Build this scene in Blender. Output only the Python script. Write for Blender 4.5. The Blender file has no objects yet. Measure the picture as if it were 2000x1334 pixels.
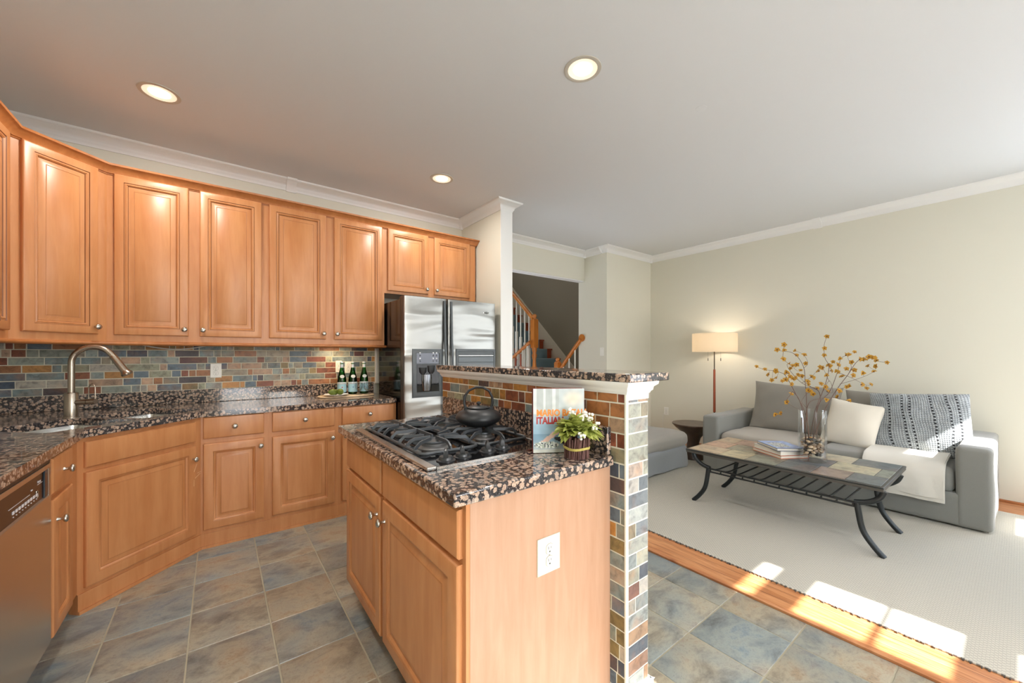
import bpy, bmesh, math, random
from mathutils import Vector, Matrix, noise
from mathutils.geometry import tessellate_polygon
random.seed(7)
SC = bpy.context.scene
COL = SC.collection
pi = math.pi; R = math.radians

# ------------------------------------------------------------------ camera
cd = bpy.data.cameras.new('camera'); cam = bpy.data.objects.new('camera', cd); COL.objects.link(cam)
cam.location = (0, 0, 1.29); cam.rotation_euler = (pi/2, 0, -0.6495)
cd.sensor_width = 36; cd.lens = 755.08*36/2000; cd.shift_y = 25.05/2000; cd.clip_start = .02; cd.clip_end = 200
SC.camera = cam
# ------------------------------------------------------------------ light
SC.view_settings.view_transform = 'Standard'; SC.view_settings.look = 'None'
SC.view_settings.gamma = 1; SC.view_settings.use_curve_mapping = False
SC.view_settings.exposure = -0.28
SC.cycles.use_denoising = True
SC.cycles.max_bounces = 9; SC.cycles.diffuse_bounces = 5; SC.cycles.glossy_bounces = 4; SC.cycles.transmission_bounces = 8; SC.cycles.transparent_max_bounces = 24
SC.cycles.sample_clamp_indirect = 6; SC.cycles.caustics_reflective = False; SC.cycles.caustics_refractive = False
BY = -1.6          # wall behind the camera
SUN_EL = math.atan(.9); SUN_AZ = .04
W = bpy.data.worlds.new('sky'); SC.world = W; W.use_nodes = True
wn = W.node_tree; bg = wn.nodes['Background']
sky = wn.nodes.new('ShaderNodeTexSky'); sky.sky_type = 'NISHITA'; sky.sun_disc = False
sky.sun_elevation = SUN_EL; sky.sun_rotation = pi; sky.air_density = 1.0; sky.dust_density = 3.0
wmix = wn.nodes.new('ShaderNodeMix'); wmix.data_type = 'RGBA'; wmix.inputs[0].default_value = .6
wmix.inputs[7].default_value = (5.4, 6.0, 6.7, 1)
wn.links.new(sky.outputs[0], wmix.inputs[6]); wn.links.new(wmix.outputs[2], bg.inputs['Color'])
bg.inputs['Strength'].default_value = 1.75
sl = bpy.data.lights.new('sun', 'SUN'); sl.energy = 38; sl.angle = R(.6); sl.color = (1, .97, .93)
so = bpy.data.objects.new('sun', sl); COL.objects.link(so)
d = Vector((-SUN_AZ, 1, -.9)); so.rotation_euler = d.to_track_quat('-Z', 'Y').to_euler(); so.location = (1, -6, 6)
# added window for side daylight, unseen in the right-hand wall behind the camera line (y0, y1, z0, z1)
SIDE = (-1.45, -.22, .75, 2.36)
def area(name, loc, rot, sx, sy, e, color=(1, 1, 1), portal=False, spread=pi):
    l = bpy.data.lights.new(name, 'AREA'); l.shape = 'RECTANGLE'; l.size = sx; l.size_y = sy; l.energy = e; l.color = color; l.spread = spread
    if portal: l.cycles.is_portal = True
    o = bpy.data.objects.new(name, l); COL.objects.link(o); o.location = loc; o.rotation_euler = rot
    return o
# unseen openings behind the camera, laid out for daylight and sun patches (x0, x1, z0, z1)
OPEN = dict(door_1=(.02, 1.50, .03, 2.39), window_1=(2.318, 2.785, .62, 2.43), window_2=(4.47, 4.99, .42, 2.56), fill_window_4=(2.96, 4.30, .62, 2.43))
for n, (x0, x1, z0, z1) in OPEN.items():
    area('sky_portal', ((x0+x1)/2, BY-.06, (z0+z1)/2), (-pi/2, 0, 0) if False else (pi/2, 0, 0), x1-x0, z1-z0, 1, portal=True).rotation_euler = (pi/2, 0, pi)
area('sky_portal', (5.47, (SIDE[0]+SIDE[1])/2, (SIDE[2]+SIDE[3])/2), (pi/2, 0, pi/2), SIDE[1]-SIDE[0], SIDE[3]-SIDE[2], 1, portal=True)
CAN_W = 14.5   # watts of each recessed ceiling lamp
LAMP_W = 7.0

# ------------------------------------------------------------------ materials
class NT:
    def __init__(s, name):
        s.m = bpy.data.materials.new(name); s.m.use_nodes = True; s.t = s.m.node_tree; s.b = s.t.nodes['Principled BSDF']
        s.tc = s.n('TexCoord')
    def n(s, typ, **kw):
        nd = s.t.nodes.new('ShaderNode'+typ)
        for k, v in kw.items(): setattr(nd, k, v)
        return nd
    def L(s, a, b): s.t.links.new(a, b)
    def set(s, **kw):
        for k, v in kw.items():
            i = s.b.inputs[k.replace('_', ' ')]
            if hasattr(v, 'is_linked'): s.L(v, i)
            else: i.default_value = (*v, 1) if isinstance(v, tuple) and len(v) == 3 and i.type == 'RGBA' else v
        return s
    def mp(s, scale=(1, 1, 1), rot=(0, 0, 0), src='Object', vec=None):
        m = s.n('Mapping'); m.inputs['Scale'].default_value = scale; m.inputs['Rotation'].default_value = rot
        s.L(vec if vec is not None else s.tc.outputs[src], m.inputs['Vector']); return m.outputs[0]
    def noise(s, vec, scale, det=3, rough=.5, dist=0):
        x = s.n('TexNoise'); s.L(vec, x.inputs['Vector']); x.inputs['Scale'].default_value = scale
        x.inputs['Detail'].default_value = det; x.inputs['Roughness'].default_value = rough; x.inputs['Distortion'].default_value = dist
        return x
    def ramp(s, fac, pts):
        r = s.n('ValToRGB'); s.L(fac, r.inputs[0]); e = r.color_ramp.elements
        while len(e) < len(pts): e.new(.5)
        for q, (p, c) in zip(e, pts): q.position = p; q.color = (*c, 1) if len(c) == 3 else c
        return r.outputs[0]
    def mix(s, f, a, b, mode='MIX'):
        m = s.n('Mix', data_type='RGBA', blend_type=mode)
        for sock, v in ((m.inputs[0], f), (m.inputs[6], a), (m.inputs[7], b)):
            if hasattr(v, 'is_linked'): s.L(v, sock)
            else: sock.default_value = v if not isinstance(v, tuple) else (*v, 1)
        return m.outputs[2]
    def math(s, op, a, b=0., c=None):
        m = s.n('Math', operation=op)
        for i, v in enumerate((a, b) if c is None else (a, b, c)):
            if hasattr(v, 'is_linked'): s.L(v, m.inputs[i])
            else: m.inputs[i].default_value = v
        return m.outputs[0]
    def sep(s, vec):
        x = s.n('SeparateXYZ'); s.L(vec, x.inputs[0]); return x.outputs
    def bump(s, h, st=.3, dist=.01):
        b = s.n('Bump'); b.inputs['Strength'].default_value = st; b.inputs['Distance'].default_value = dist
        s.L(h, b.inputs['Height']); s.L(b.outputs[0], s.b.inputs['Normal']); return s
    def attr(s, name='Col'):
        a = s.n('Attribute', attribute_name=name); return a.outputs['Color']

def srgb(r, g, b):
    f = lambda c: ((c/255+.055)/1.055)**2.4 if c > 10 else c/255/12.92
    return (f(r), f(g), f(b))
def plain(name, c, rough=.5, metal=0, **kw):
    m = NT(name); m.set(Base_Color=c, Roughness=rough, Metallic=metal, **kw); return m.m
MT = {}
def wood(name, c1, c2, rough=.38, horiz=False, coat=.14, glaze=True, sc=1.0):
    m = NT(name); s = (1.6, 11, 11) if horiz else (11, 11, 1.3)
    v = m.mp(tuple(k*sc for k in s)); n1 = m.noise(v, 1.6, 4, .6, .4); n2 = m.noise(m.mp((5, 5, 90) if horiz else (95, 95, 4)), 1.5, 2)
    blot = m.noise(m.mp(), 7, 2)
    c = m.ramp(n1.outputs[0], [(.33, c2), (.66, c1)])
    c = m.mix(m.math('MULTIPLY', n2.outputs[0], .16), c, tuple(k*.55 for k in c2))
    c = m.mix(m.math('MULTIPLY', blot.outputs[0], .25), c, tuple(min(1, k*1.25) for k in c1))
    if glaze: c = m.mix(1.0, c, m.attr(), 'MULTIPLY')
    m.set(Base_Color=c, Roughness=rough, Coat_Weight=coat, Coat_Roughness=.30); return m.m
MT['maple'] = wood('maple', srgb(202, 142, 93), srgb(184, 119, 70))
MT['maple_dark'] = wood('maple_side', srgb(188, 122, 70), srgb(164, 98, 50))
MT['panel'] = wood('veneer_panel', srgb(184, 146, 120), srgb(173, 132, 104), .45, glaze=False, sc=1.6)
MT['oak'] = wood('oak_rail', srgb(205, 130, 55), srgb(180, 100, 35), .3, glaze=False)
MT['cherry'] = wood('cherry_rail', srgb(160, 70, 30), srgb(130, 50, 20), .3, glaze=False)
MT['rod'] = wood('walnut_pole', srgb(170, 80, 35), srgb(140, 60, 25), .3, glaze=False)
MT['sidewood'] = wood('dark_wood', srgb(92, 72, 58), srgb(64, 50, 42), .35, glaze=False)

def granite():
    m = NT('granite'); v0 = m.mp((1, 1, 1)); n = m.noise(v0, 38, 2)
    v = m.n('VectorMath', operation='MULTIPLY_ADD'); m.L(n.outputs['Color'], v.inputs[0]); v.inputs[1].default_value = (.016,)*3; m.L(v0, v.inputs[2])
    f = m.n('TexVoronoi'); f.inputs['Scale'].default_value = 61; f.inputs['Randomness'].default_value = .9; m.L(v.outputs[0], f.inputs['Vector'])
    fine = m.noise(v0, 260, 3, .7); mid = m.noise(v0, 110, 3, .65)
    rnd = m.sep(f.outputs['Color'])
    tan = m.ramp(rnd[0], [(0, srgb(164, 140, 124)), (.35, srgb(206, 182, 162)), (.7, srgb(186, 158, 138)), (1, srgb(156, 148, 142))])
    tan = m.mix(m.ramp(fine.outputs[0], [(.42, (0, 0, 0)), (.68, (.75, .75, .75))]), tan, srgb(104, 78, 64))
    dd = m.math('ADD', m.math('ADD', f.outputs['Distance'], m.math('MULTIPLY', m.math('SUBTRACT', mid.outputs[0], .5), .75)), m.math('MULTIPLY', m.math('SUBTRACT', rnd[1], .5), .24))
    blob = m.ramp(dd, [(.44, (1, 1, 1)), (.51, (0, 0, 0))])
    dark = m.ramp(fine.outputs[0], [(.42, srgb(26, 24, 26)), (.58, srgb(70, 66, 68)), (.72, srgb(150, 140, 134))])
    c = m.mix(blob, dark, tan)
    m.set(Base_Color=c, Roughness=.10, Specular_IOR_Level=.55, Coat_Weight=.3, Coat_Roughness=.03); return m.m
MT['granite'] = granite()

def slate(name, rough=.5, sc=1.0, mixc=(.33, .14, .05), amt=.5):
    m = NT(name); a = m.attr(); v = m.n('VectorMath', operation='MULTIPLY_ADD')
    m.L(a, v.inputs[0]); v.inputs[1].default_value = (9, 13, 17); m.L(m.tc.outputs['Object'], v.inputs[2])
    n1 = m.noise(v.outputs[0], 22*sc, 5, .65, .6); n2 = m.noise(v.outputs[0], 9*sc, 3, .5)
    c = m.mix(m.math('MULTIPLY', m.ramp(n2.outputs[0], [(.5, (0, 0, 0)), (.68, (1, 1, 1))]), amt), a, mixc)
    c = m.mix(1.0, c, m.ramp(n1.outputs[0], [(.3, (.38, .38, .40)), (.5, (1., 1., 1.)), (.7, (1.35, 1.3, 1.2))]), 'MULTIPLY')
    c = m.mix(.2, c, a)
    m.set(Base_Color=c, Roughness=rough); m.bump(n1.outputs[0], .5, .004); return m.m
MT['slate'] = slate('slate_mosaic', .45)
MT['slate_top'] = slate('slate_table', .38, .6, (.25, .13, .09), .4)
def ftile():
    m = NT('floor_tile'); a = m.attr(); v = m.n('VectorMath', operation='MULTIPLY_ADD')
    m.L(a, v.inputs[0]); v.inputs[1].default_value = (37, 51, 23); m.L(m.tc.outputs['Object'], v.inputs[2])
    n1 = m.noise(m.mp((1, 1.5, 1), (0, 0, .5), vec=v.outputs[0]), 5.2, 8, .68, .35); n2 = m.noise(v.outputs[0], 2.2, 3, .55); n3 = m.noise(v.outputs[0], 95, 4, .75)
    k1 = m.math('ADD', n1.outputs[0], m.math('MULTIPLY', m.math('SUBTRACT', n3.outputs[0], .5), .22))
    warm = m.ramp(k1, [(.30, srgb(108, 102, 94)), (.42, srgb(142, 134, 120)), (.52, srgb(168, 160, 142)), (.62, srgb(158, 140, 118)), (.75, srgb(126, 122, 112))])
    cool = m.ramp(k1, [(.30, srgb(94, 98, 102)), (.42, srgb(122, 132, 136)), (.52, srgb(144, 152, 150)), (.62, srgb(118, 134, 144)), (.75, srgb(112, 110, 108))])
    c = m.mix(m.ramp(n2.outputs[0], [(.41, (0, 0, 0)), (.61, (1, 1, 1))]), warm, cool)
    c = m.mix(m.ramp(n3.outputs[0], [(.55, (0, 0, 0)), (.8, (.7, .7, .7))]), c, srgb(96, 88, 80))
    c = m.mix(1.0, c, m.mix(.45, a, (1., 1., 1.)), 'MULTIPLY')
    m.set(Base_Color=c, Roughness=.34); m.bump(m.math('ADD', m.math('MULTIPLY', n3.outputs[0], .25), n1.outputs[0]), .35, .006); return m.m
MT['ftile'] = ftile()
MT['grout'] = plain('grout', srgb(214, 210, 190), .9)
MT['fgrout'] = plain('floor_grout', srgb(168, 161, 141), .9)
MT['wgrout'] = plain('white_grout', srgb(222, 221, 206), .85)
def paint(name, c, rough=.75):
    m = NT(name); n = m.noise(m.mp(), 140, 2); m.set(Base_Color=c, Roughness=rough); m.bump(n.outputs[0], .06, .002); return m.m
MT['wall'] = paint('cream_wall_paint', srgb(224, 221, 206))
MT['ceil'] = paint('ceiling_paint', srgb(216, 218, 220), .8)
MT['trim'] = plain('white_trim', srgb(236, 236, 234), .4)
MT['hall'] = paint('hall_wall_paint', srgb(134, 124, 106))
def oakfloor():
    m = NT('oak_floor'); o = m.sep(m.tc.outputs['Object'])
    pl = m.math('FLOOR', m.math('DIVIDE', o[0], .083)); fr = m.math('FRACT', m.math('DIVIDE', o[0], .083))
    cv = m.n('CombineXYZ'); m.L(m.math('MULTIPLY', pl, 7.3), cv.inputs[2]); m.L(m.math('MULTIPLY', o[0], 30), cv.inputs[0]); m.L(m.math('MULTIPLY', o[1], 2.2), cv.inputs[1])
    n = m.noise(cv.outputs[0], 1.3, 5, .6, 1.2)
    c = m.ramp(n.outputs[0], [(.3, srgb(150, 88, 50)), (.5, srgb(188, 126, 80)), (.72, srgb(208, 152, 106))])
    gap = m.math('LESS_THAN', fr, .03)
    c = m.mix(gap, c, srgb(90, 50, 28)); m.set(Base_Color=c, Roughness=.36); return m.m
MT['oakfloor'] = oakfloor()
def rugm():
    m = NT('woven_rug'); o = m.sep(m.tc.outputs['Object']); P, Q = .0105, .021
    row = m.math('DIVIDE', o[0], P); rf = m.math('FLOOR', row)
    col = m.math('ADD', m.math('DIVIDE', o[1], Q), m.math('MULTIPLY', m.math('FLOORED_MODULO', rf, 2.0), .5))
    fx = m.math('ABSOLUTE', m.math('SUBTRACT', m.math('FRACT', row), .5)); fy = m.math('ABSOLUTE', m.math('SUBTRACT', m.math('FRACT', col), .5))
    hole = m.math('MULTIPLY', m.math('GREATER_THAN', fx, .24), m.math('LESS_THAN', fy, .27))
    n = m.noise(m.mp(), 260, 3, .7); n2 = m.noise(m.mp(), 2.4, 2)
    base = m.mix(m.math('MULTIPLY', n.outputs[0], .5), srgb(206, 201, 187), srgb(168, 164, 152)); base = m.mix(m.math('MULTIPLY', n2.outputs[0], .2), base, srgb(192, 186, 172))
    c = m.mix(m.math('MULTIPLY', hole, .8), base, srgb(110, 110, 108))
    m.set(Base_Color=c, Roughness=.95); m.bump(m.math('SUBTRACT', m.math('MULTIPLY', n.outputs[0], .4), hole), .6, .004); return m.m
MT['rug'] = rugm()
def fabric(name, c, sc=420, var=.25, rough=.9):
    m = NT(name); n = m.noise(m.mp((1, 1, 2.5)), sc*.5, 2, .6); n3 = m.noise(m.mp((1, 3, 1)), sc*.3, 2); n2 = m.noise(m.mp(), 5, 2)
    k = m.math('ADD', m.math('MULTIPLY', n.outputs[0], var), m.math('ADD', m.math('MULTIPLY', n3.outputs[0], var*.7), m.math('MULTIPLY', n2.outputs[0], .12)))
    m.set(Base_Color=m.mix(k, c, tuple(x*.55 for x in c)), Roughness=rough, Sheen_Weight=.25); m.bump(n.outputs[0], .25, .002); return m.m
MT['sofa'] = fabric('grey_linen', srgb(138, 138, 133))
MT['sofa_cush'] = fabric('grey_cushion_linen', srgb(146, 141, 132))
MT['seat'] = fabric('pale_linen', srgb(176, 169, 158))
MT['white_fab'] = fabric('white_cotton', srgb(226, 220, 206), var=.08)
MT['blanket'] = fabric('cream_blanket', srgb(224, 220, 210), var=.1)
MT['shade'] = None
def knit():
    m = NT('grey_knit'); o = m.sep(m.tc.outputs['Object'])
    wob = m.noise(m.mp(), 3.5, 2)
    u = m.math('ADD', m.math('ADD', m.math('ADD', o[1], m.math('MULTIPLY', o[2], -.16)), m.math('MULTIPLY', m.math('SINE', m.math('MULTIPLY', o[2], 7)), .022)), m.math('MULTIPLY', wob.outputs[0], .07)); w = o[2]
    st = m.math('ABSOLUTE', m.math('SINE', m.math('MULTIPLY', u, 210)))
    ro = m.math('ABSOLUTE', m.math('SINE', m.math('ADD', m.math('MULTIPLY', w, 200), m.math('MULTIPLY', st, 1.2))))
    n = m.noise(m.mp(), 120, 2, .6)
    band = None
    for c0 in (-.215, -.16, -.065, .065, .11, .20):
        b = m.math('LESS_THAN', m.math('ABSOLUTE', m.math('SUBTRACT', u, c0)), .0065)
        band = b if band is None else m.math('MAXIMUM', band, b)
    dots = m.math('MULTIPLY', band, m.math('GREATER_THAN', m.math('SINE', m.math('MULTIPLY', w, 230)), .0))
    big = m.noise(m.mp(), 16, 3, .6); h = m.math('ADD', m.math('MULTIPLY', m.math('ADD', m.math('ADD', st, ro), n.outputs[0]), .30), m.math('MULTIPLY', m.math('SUBTRACT', big.outputs[0], .5), .5))
    c = m.ramp(h, [(.15, srgb(82, 88, 94)), (.5, srgb(138, 144, 148)), (.9, srgb(190, 196, 198))])
    c = m.mix(dots, c, srgb(28, 30, 34))
    m.set(Base_Color=c, Roughness=.95, Sheen_Weight=.2); m.bump(m.math('SUBTRACT', h, dots), .9, .008); return m.m
MT['knit'] = knit()
def brushed(name, c, rough=.28, horiz=True, aniso=.0):
    m = NT(name); n = m.noise(m.mp((2, 2, 160) if horiz else (160, 160, 2)), 3, 2)
    m.set(Base_Color=c, Metallic=1., Roughness=m.math('ADD', m.math('MULTIPLY', n.outputs[0], .04), rough-.02)); return m
def fridge_steel():
    m = brushed('fridge_stainless', srgb(160, 160, 157), .32)
    v = m.noise(m.mp((1.1, 1, 5.5)), 1.2, 1, .4, .3)
    m.bump(v.outputs[0], .5, .09); return m.m
MT['steel'] = brushed('brushed_stainless', srgb(205, 203, 198), .26).m
MT['fsteel'] = fridge_steel()
MT['nickel'] = plain('satin_nickel', srgb(196, 192, 184), .25, 1)
MT['faucet'] = plain('brushed_nickel', srgb(176, 164, 150), .27, 1)
MT['chrome'] = plain('chrome', srgb(235, 235, 235), .08, 1)
MT['iron'] = plain('grate_iron', srgb(78, 82, 86), .38, .35)
MT['kettle'] = plain('black_cast_iron', srgb(38, 40, 42), .42, .2)
MT['blackglass'] = plain('black_glass', (.008, .008, .009), .03)
MT['black'] = plain('black_plastic', srgb(24, 24, 26), .35)
MT['knobmat'] = plain('satin_black_knob', srgb(46, 48, 50), .3)
MT['burner'] = plain('dull_aluminium', srgb(130, 130, 130), .45, .7)
MT['blackgloss'] = plain('black_gloss_side', srgb(16, 15, 15), .1)
MT['greyplastic'] = plain('dark_grey_plastic', srgb(84, 90, 94), .4)
MT['iron_table'] = plain('wrought_iron', srgb(48, 52, 54), .34, .6)
MT['frame_dark'] = plain('dark_table_frame', srgb(70, 68, 64), .4)
MT['plate'] = plain('white_outlet_plastic', srgb(240, 238, 230), .3)
MT['ivory'] = plain('ivory_outlet_plastic', srgb(224, 220, 202), .35)
MT['slot'] = plain('outlet_slot', srgb(40, 38, 34), .6)
MT['slotgrey'] = plain('outlet_face_shadow_line', srgb(140, 136, 124), .5)
MT['porcelain'] = plain('white_porcelain', srgb(240, 238, 232), .2)
MT['board'] = wood('pale_board', srgb(226, 200, 164), srgb(212, 182, 144), .5, horiz=True, glaze=False)
MT['white_wire'] = plain('white_wire', srgb(225, 225, 220), .5)
MT['barrier'] = plain('baluster_white', srgb(232, 230, 222), .5)
MT['carpet'] = fabric('blue_grey_carpet', srgb(122, 146, 154), 300, .4)
def glass(name, c=(1, 1, 1), rough=0, ior=1.45):
    m = NT(name); m.set(Base_Color=c, Roughness=rough, Transmission_Weight=1., IOR=ior); return m.m
def thin(name, tint, edge=1.0):
    m = NT(name); t = m.n('BsdfTransparent'); t.inputs[0].default_value = (*tint, 1); g = m.n('BsdfGlossy'); g.inputs['Roughness'].default_value = .02
    fz = m.n('Fresnel'); fz.inputs[0].default_value = 1.5; mx = m.n('MixShader'); m.L(m.math('MULTIPLY', fz.outputs[0], edge), mx.inputs[0]); m.L(t.outputs[0], mx.inputs[1]); m.L(g.outputs[0], mx.inputs[2])
    m.L(mx.outputs[0], m.t.nodes['Material Output'].inputs[0]); return m.m
MT['glass'] = thin('clear_glass', (.98, .985, .985), .45); MT['green_glass'] = thin('green_glass', (.08, .46, .10))
def emit(name, c, s):
    m = NT(name); m.set(Base_Color=c, Emission_Color=c, Emission_Strength=s); return m.m
MT['bulb'] = emit('downlight_lens', (1, .97, .9), 9)
def shade():
    m = NT('linen_lampshade'); n = m.noise(m.mp((1, 1, 3)), 160, 2)
    m.set(Base_Color=m.mix(m.math('MULTIPLY', n.outputs[0], .3), srgb(240, 230, 210), srgb(205, 190, 165)), Roughness=.9, Transmission_Weight=0.0)
    tr = m.n('BsdfTranslucent'); tr.inputs[0].default_value = (*srgb(246, 236, 220), 1); mx = m.n('MixShader'); mx.inputs[0].default_value = .5
    out = m.t.nodes['Material Output']; m.L(m.b.outputs[0], mx.inputs[1]); m.L(tr.outputs[0], mx.inputs[2]); m.L(mx.outputs[0], out.inputs[0]); return m.m
MT['shade'] = shade()
def leafm(name, c1, c2, tl=.25):
    m = NT(name); n = m.noise(m.mp(), 30, 2); m.set(Base_Color=m.mix(n.outputs[0], c1, c2), Roughness=.5)
    tr = m.n('BsdfTranslucent'); tr.inputs[0].default_value = (*c1, 1); mx = m.n('MixShader'); mx.inputs[0].default_value = tl
    out = m.t.nodes['Material Output']; m.L(m.b.outputs[0], mx.inputs[1]); m.L(tr.outputs[0], mx.inputs[2]); m.L(mx.outputs[0], out.inputs[0]); return m.m
MT['leaf'] = leafm('tulip_leaf_green', srgb(186, 192, 104), srgb(146, 160, 72))
MT['yellow'] = leafm('yellow_petals', srgb(200, 156, 48), srgb(164, 114, 28), .15)
MT['budcore'] = plain('flower_core', srgb(110, 52, 20), .6)
MT['twig'] = plain('brown_twig', srgb(98, 66, 60), .7)
MT['stem'] = plain('grey_brown_stem', srgb(104, 78, 66), .7)
MT['raffia'] = plain('raffia', srgb(186, 170, 90), .7)
MT['whiteflower'] = plain('white_blossom', srgb(246, 244, 232), .6)
def vc(name, rough=.5, **kw):
    m = NT(name); m.set(Base_Color=m.attr(), Roughness=rough, **kw); return m.m
MT['vc'] = vc('printed_paper', .35); MT['pebble'] = vc('river_pebble', .35)
MT['paper'] = plain('page_edges', srgb(226, 220, 206), .8)
MT['fruit'] = leafm('green_fruit_skin', srgb(112, 128, 34), srgb(62, 80, 22), 0)

# ------------------------------------------------------------------ mesh helpers
class MB:
    def __init__(s): s.v = []; s.f = []; s.c = []; s.m = []
    def add(s, vs, fs, col=(1, 1, 1), m=0):
        o = len(s.v); s.v += [tuple(p) for p in vs]
        for f in fs: s.f.append(tuple(i+o for i in f)); s.c.append(col); s.m.append(m)
        return s
    def box(s, x0, y0, z0, x1, y1, z1, col=(1, 1, 1), m=0):
        return s.add([(x0, y0, z0), (x1, y0, z0), (x1, y1, z0), (x0, y1, z0), (x0, y0, z1), (x1, y0, z1), (x1, y1, z1), (x0, y1, z1)],
                     [(0, 3, 2, 1), (4, 5, 6, 7), (0, 1, 5, 4), (1, 2, 6, 5), (2, 3, 7, 6), (3, 0, 4, 7)], col, m)
    def loft(s, rings, cap0=True, cap1=True, closed=True, loop=False, col=(1, 1, 1), m=0):
        n = len(rings[0]); vs = [p for r in rings for p in r]; fs = []
        K = len(rings)
        for k in range(K if loop else K-1):
            a = k*n; b = ((k+1) % K)*n
            for i in range(n if closed else n-1):
                j = (i+1) % n; fs.append((a+i, a+j, b+j, b+i))
        if cap0 and not loop: fs.append(tuple(range(n))[::-1])
        if cap1 and not loop: fs.append(tuple((K-1)*n+i for i in range(n)))
        return s.add(vs, fs, col, m)
    def lathe(s, prof, n=32, c=(0, 0, 0), col=(1, 1, 1), m=0, caps=True):
        rings = [[(c[0]+r*math.cos(2*pi*i/n), c[1]+r*math.sin(2*pi*i/n), c[2]+z) for i in range(n)] for r, z in prof]
        return s.loft(rings, caps, caps, col=col, m=m)
    def cyl(s, p, q, r, n=14, r2=None, col=(1, 1, 1), m=0): return s.tube([p, q], [r, r if r2 is None else r2], n, col=col, m=m)
    def tube(s, path, r, n=10, closed=False, col=(1, 1, 1), m=0, flat=1.0, cap=True):
        P = [Vector(p) for p in path]; K = len(P); rr = r if isinstance(r, (list, tuple)) else [r]*K; rings = []; up = None
        for k in range(K):
            if closed: t = P[(k+1) % K]-P[k-1]
            else: t = P[min(k+1, K-1)]-P[max(k-1, 0)]
            t.normalize()
            if up is None:
                a = Vector((0, 0, 1)) if abs(t.z) < .9 else Vector((1, 0, 0)); up = (a-t*a.dot(t)).normalized()
            else:
                up = (up-t*up.dot(t)); up = up.normalized() if up.length > 1e-6 else Vector((1, 0, 0))
            sd = t.cross(up)
            rings.append([P[k]+(up*math.cos(2*pi*i/n)*flat+sd*math.sin(2*pi*i/n))*rr[k] for i in range(n)])
        return s.loft(rings, cap, cap, loop=closed, col=col, m=m)
    def rect(s, x0, z0, x1, z1, prof, col=None, m=0, cap=True, y0=0, back=True):
        # nested rectangles facing -y: prof = [(inset, height_toward_viewer[, colour])...]
        rings = []; cols = []
        for p in prof:
            i, h = p[0], p[1]; cols.append(p[2] if len(p) > 2 else (1, 1, 1))
            rings.append([(x0+i, y0-h, z0+i), (x1-i, y0-h, z0+i), (x1-i, y0-h, z1-i), (x0+i, y0-h, z1-i)])
        for k in range(len(rings)-1): s.loft(rings[k:k+2], False, False, col=cols[k+1], m=m)
        if cap: s.add(rings[-1], [(0, 1, 2, 3)], cols[-1], m)
        if back: s.add(rings[0], [(3, 2, 1, 0)], cols[0], m)
        return s
    def plate(s, outer, holes, z0, z1, col=(1, 1, 1), m=0):
        polys = [outer]+holes; flat = [p for q in polys for p in q]
        tri = tessellate_polygon([[Vector((p[0], p[1], 0)) for p in q] for q in polys]); n = len(flat)
        vs = [(x, y, z0) for x, y in flat]+[(x, y, z1) for x, y in flat]; fs = []
        for t in tri:
            a, b, c = [Vector((*flat[i], 0)) for i in t]
            if (b-a).cross(c-a).z < 0: t = t[::-1]
            fs.append(tuple(i+n for i in t)); fs.append(tuple(t[::-1]))
        o = 0
        for q in polys:
            k = len(q); ar = sum(q[i][0]*q[(i+1) % k][1]-q[(i+1) % k][0]*q[i][1] for i in range(k))
            for i in range(k):
                a, b = o+i, o+(i+1) % k
                f = (a, b, b+n, a+n)
                fs.append(f if (ar > 0) == (q is outer) else f[::-1])
            o += k
        return s.add(vs, fs, col, m)
    def soft(s, x0, y0, z0, x1, y1, z1, r=.04, n=12, bulge=(0, 0, 0), amp=.0, freq=3., seed=0, col=(1, 1, 1), m=0):
        c = Vector(((x0+x1)/2, (y0+y1)/2, (z0+z1)/2)); h = Vector(((x1-x0)/2, (y1-y0)/2, (z1-z0)/2)); r = min(r, h.x, h.y, h.z)
        for ax in range(3):
            for sg in (-1, 1):
                u, w = (ax+1) % 3, (ax+2) % 3; vs = []
                for i in range(n+1):
                    for j in range(n+1):
                        def mp(t, H):  # denser near edges
                            t = t*2/n-1; e = r/H
                            return (math.copysign(1-(1-abs(t))*2*e, t) if abs(t) > .5 else t*2*(1-e))*H if e < .5 else t*H
                        p = Vector((0, 0, 0)); p[ax] = sg*h[ax]; p[u] = mp(i, h[u]); p[w] = mp(j, h[w])
                        q = Vector([max(-h[k]+r, min(h[k]-r, p[k])) for k in range(3)]); dd = p-q
                        nn = dd.normalized() if dd.length > 1e-9 else Vector((0, 0, 0)); p = q+nn*r
                        for k in range(3):
                            if bulge[k]:
                                a, b = (k+1) % 3, (k+2) % 3
                                p[k] *= 1+bulge[k]*(1-(p[a]/h[a])**2)*(1-(p[b]/h[b])**2)
                        P = p+c
                        if amp: P = P+nn*amp*noise.noise((P*freq)+Vector((seed*7.1, seed*3.3, 0)))
                        vs.append(P)
                fs = []
                for i in range(n):
                    for j in range(n):
                        a = i*(n+1)+j; f = (a, a+n+1, a+n+2, a+1); fs.append(f if sg > 0 else f[::-1])
                s.add(vs, fs, col, m)
        return s
    def xf(s, M): s.v = [tuple(M @ Vector(p)) for p in s.v]; return s
    def build(s, name, mats, parent=None, smooth=35, bevel=0, seg=2, weld=True, loc=None, rot=None):
        me = bpy.data.meshes.new(name); me.from_pydata(s.v, [], s.f); me.validate(clean_customdata=False) if False else None
        if not isinstance(mats, (list, tuple)): mats = [mats]
        for q in mats: me.materials.append(q if not isinstance(q, str) else MT[q])
        if any(s.m): me.polygons.foreach_set('material_index', s.m)
        ca = me.color_attributes.new('Col', 'FLOAT_COLOR', 'CORNER'); buf = []
        for f, c in zip(s.f, s.c): buf += [c[0], c[1], c[2], 1.0]*len(f)
        ca.data.foreach_set('color', buf)
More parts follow.
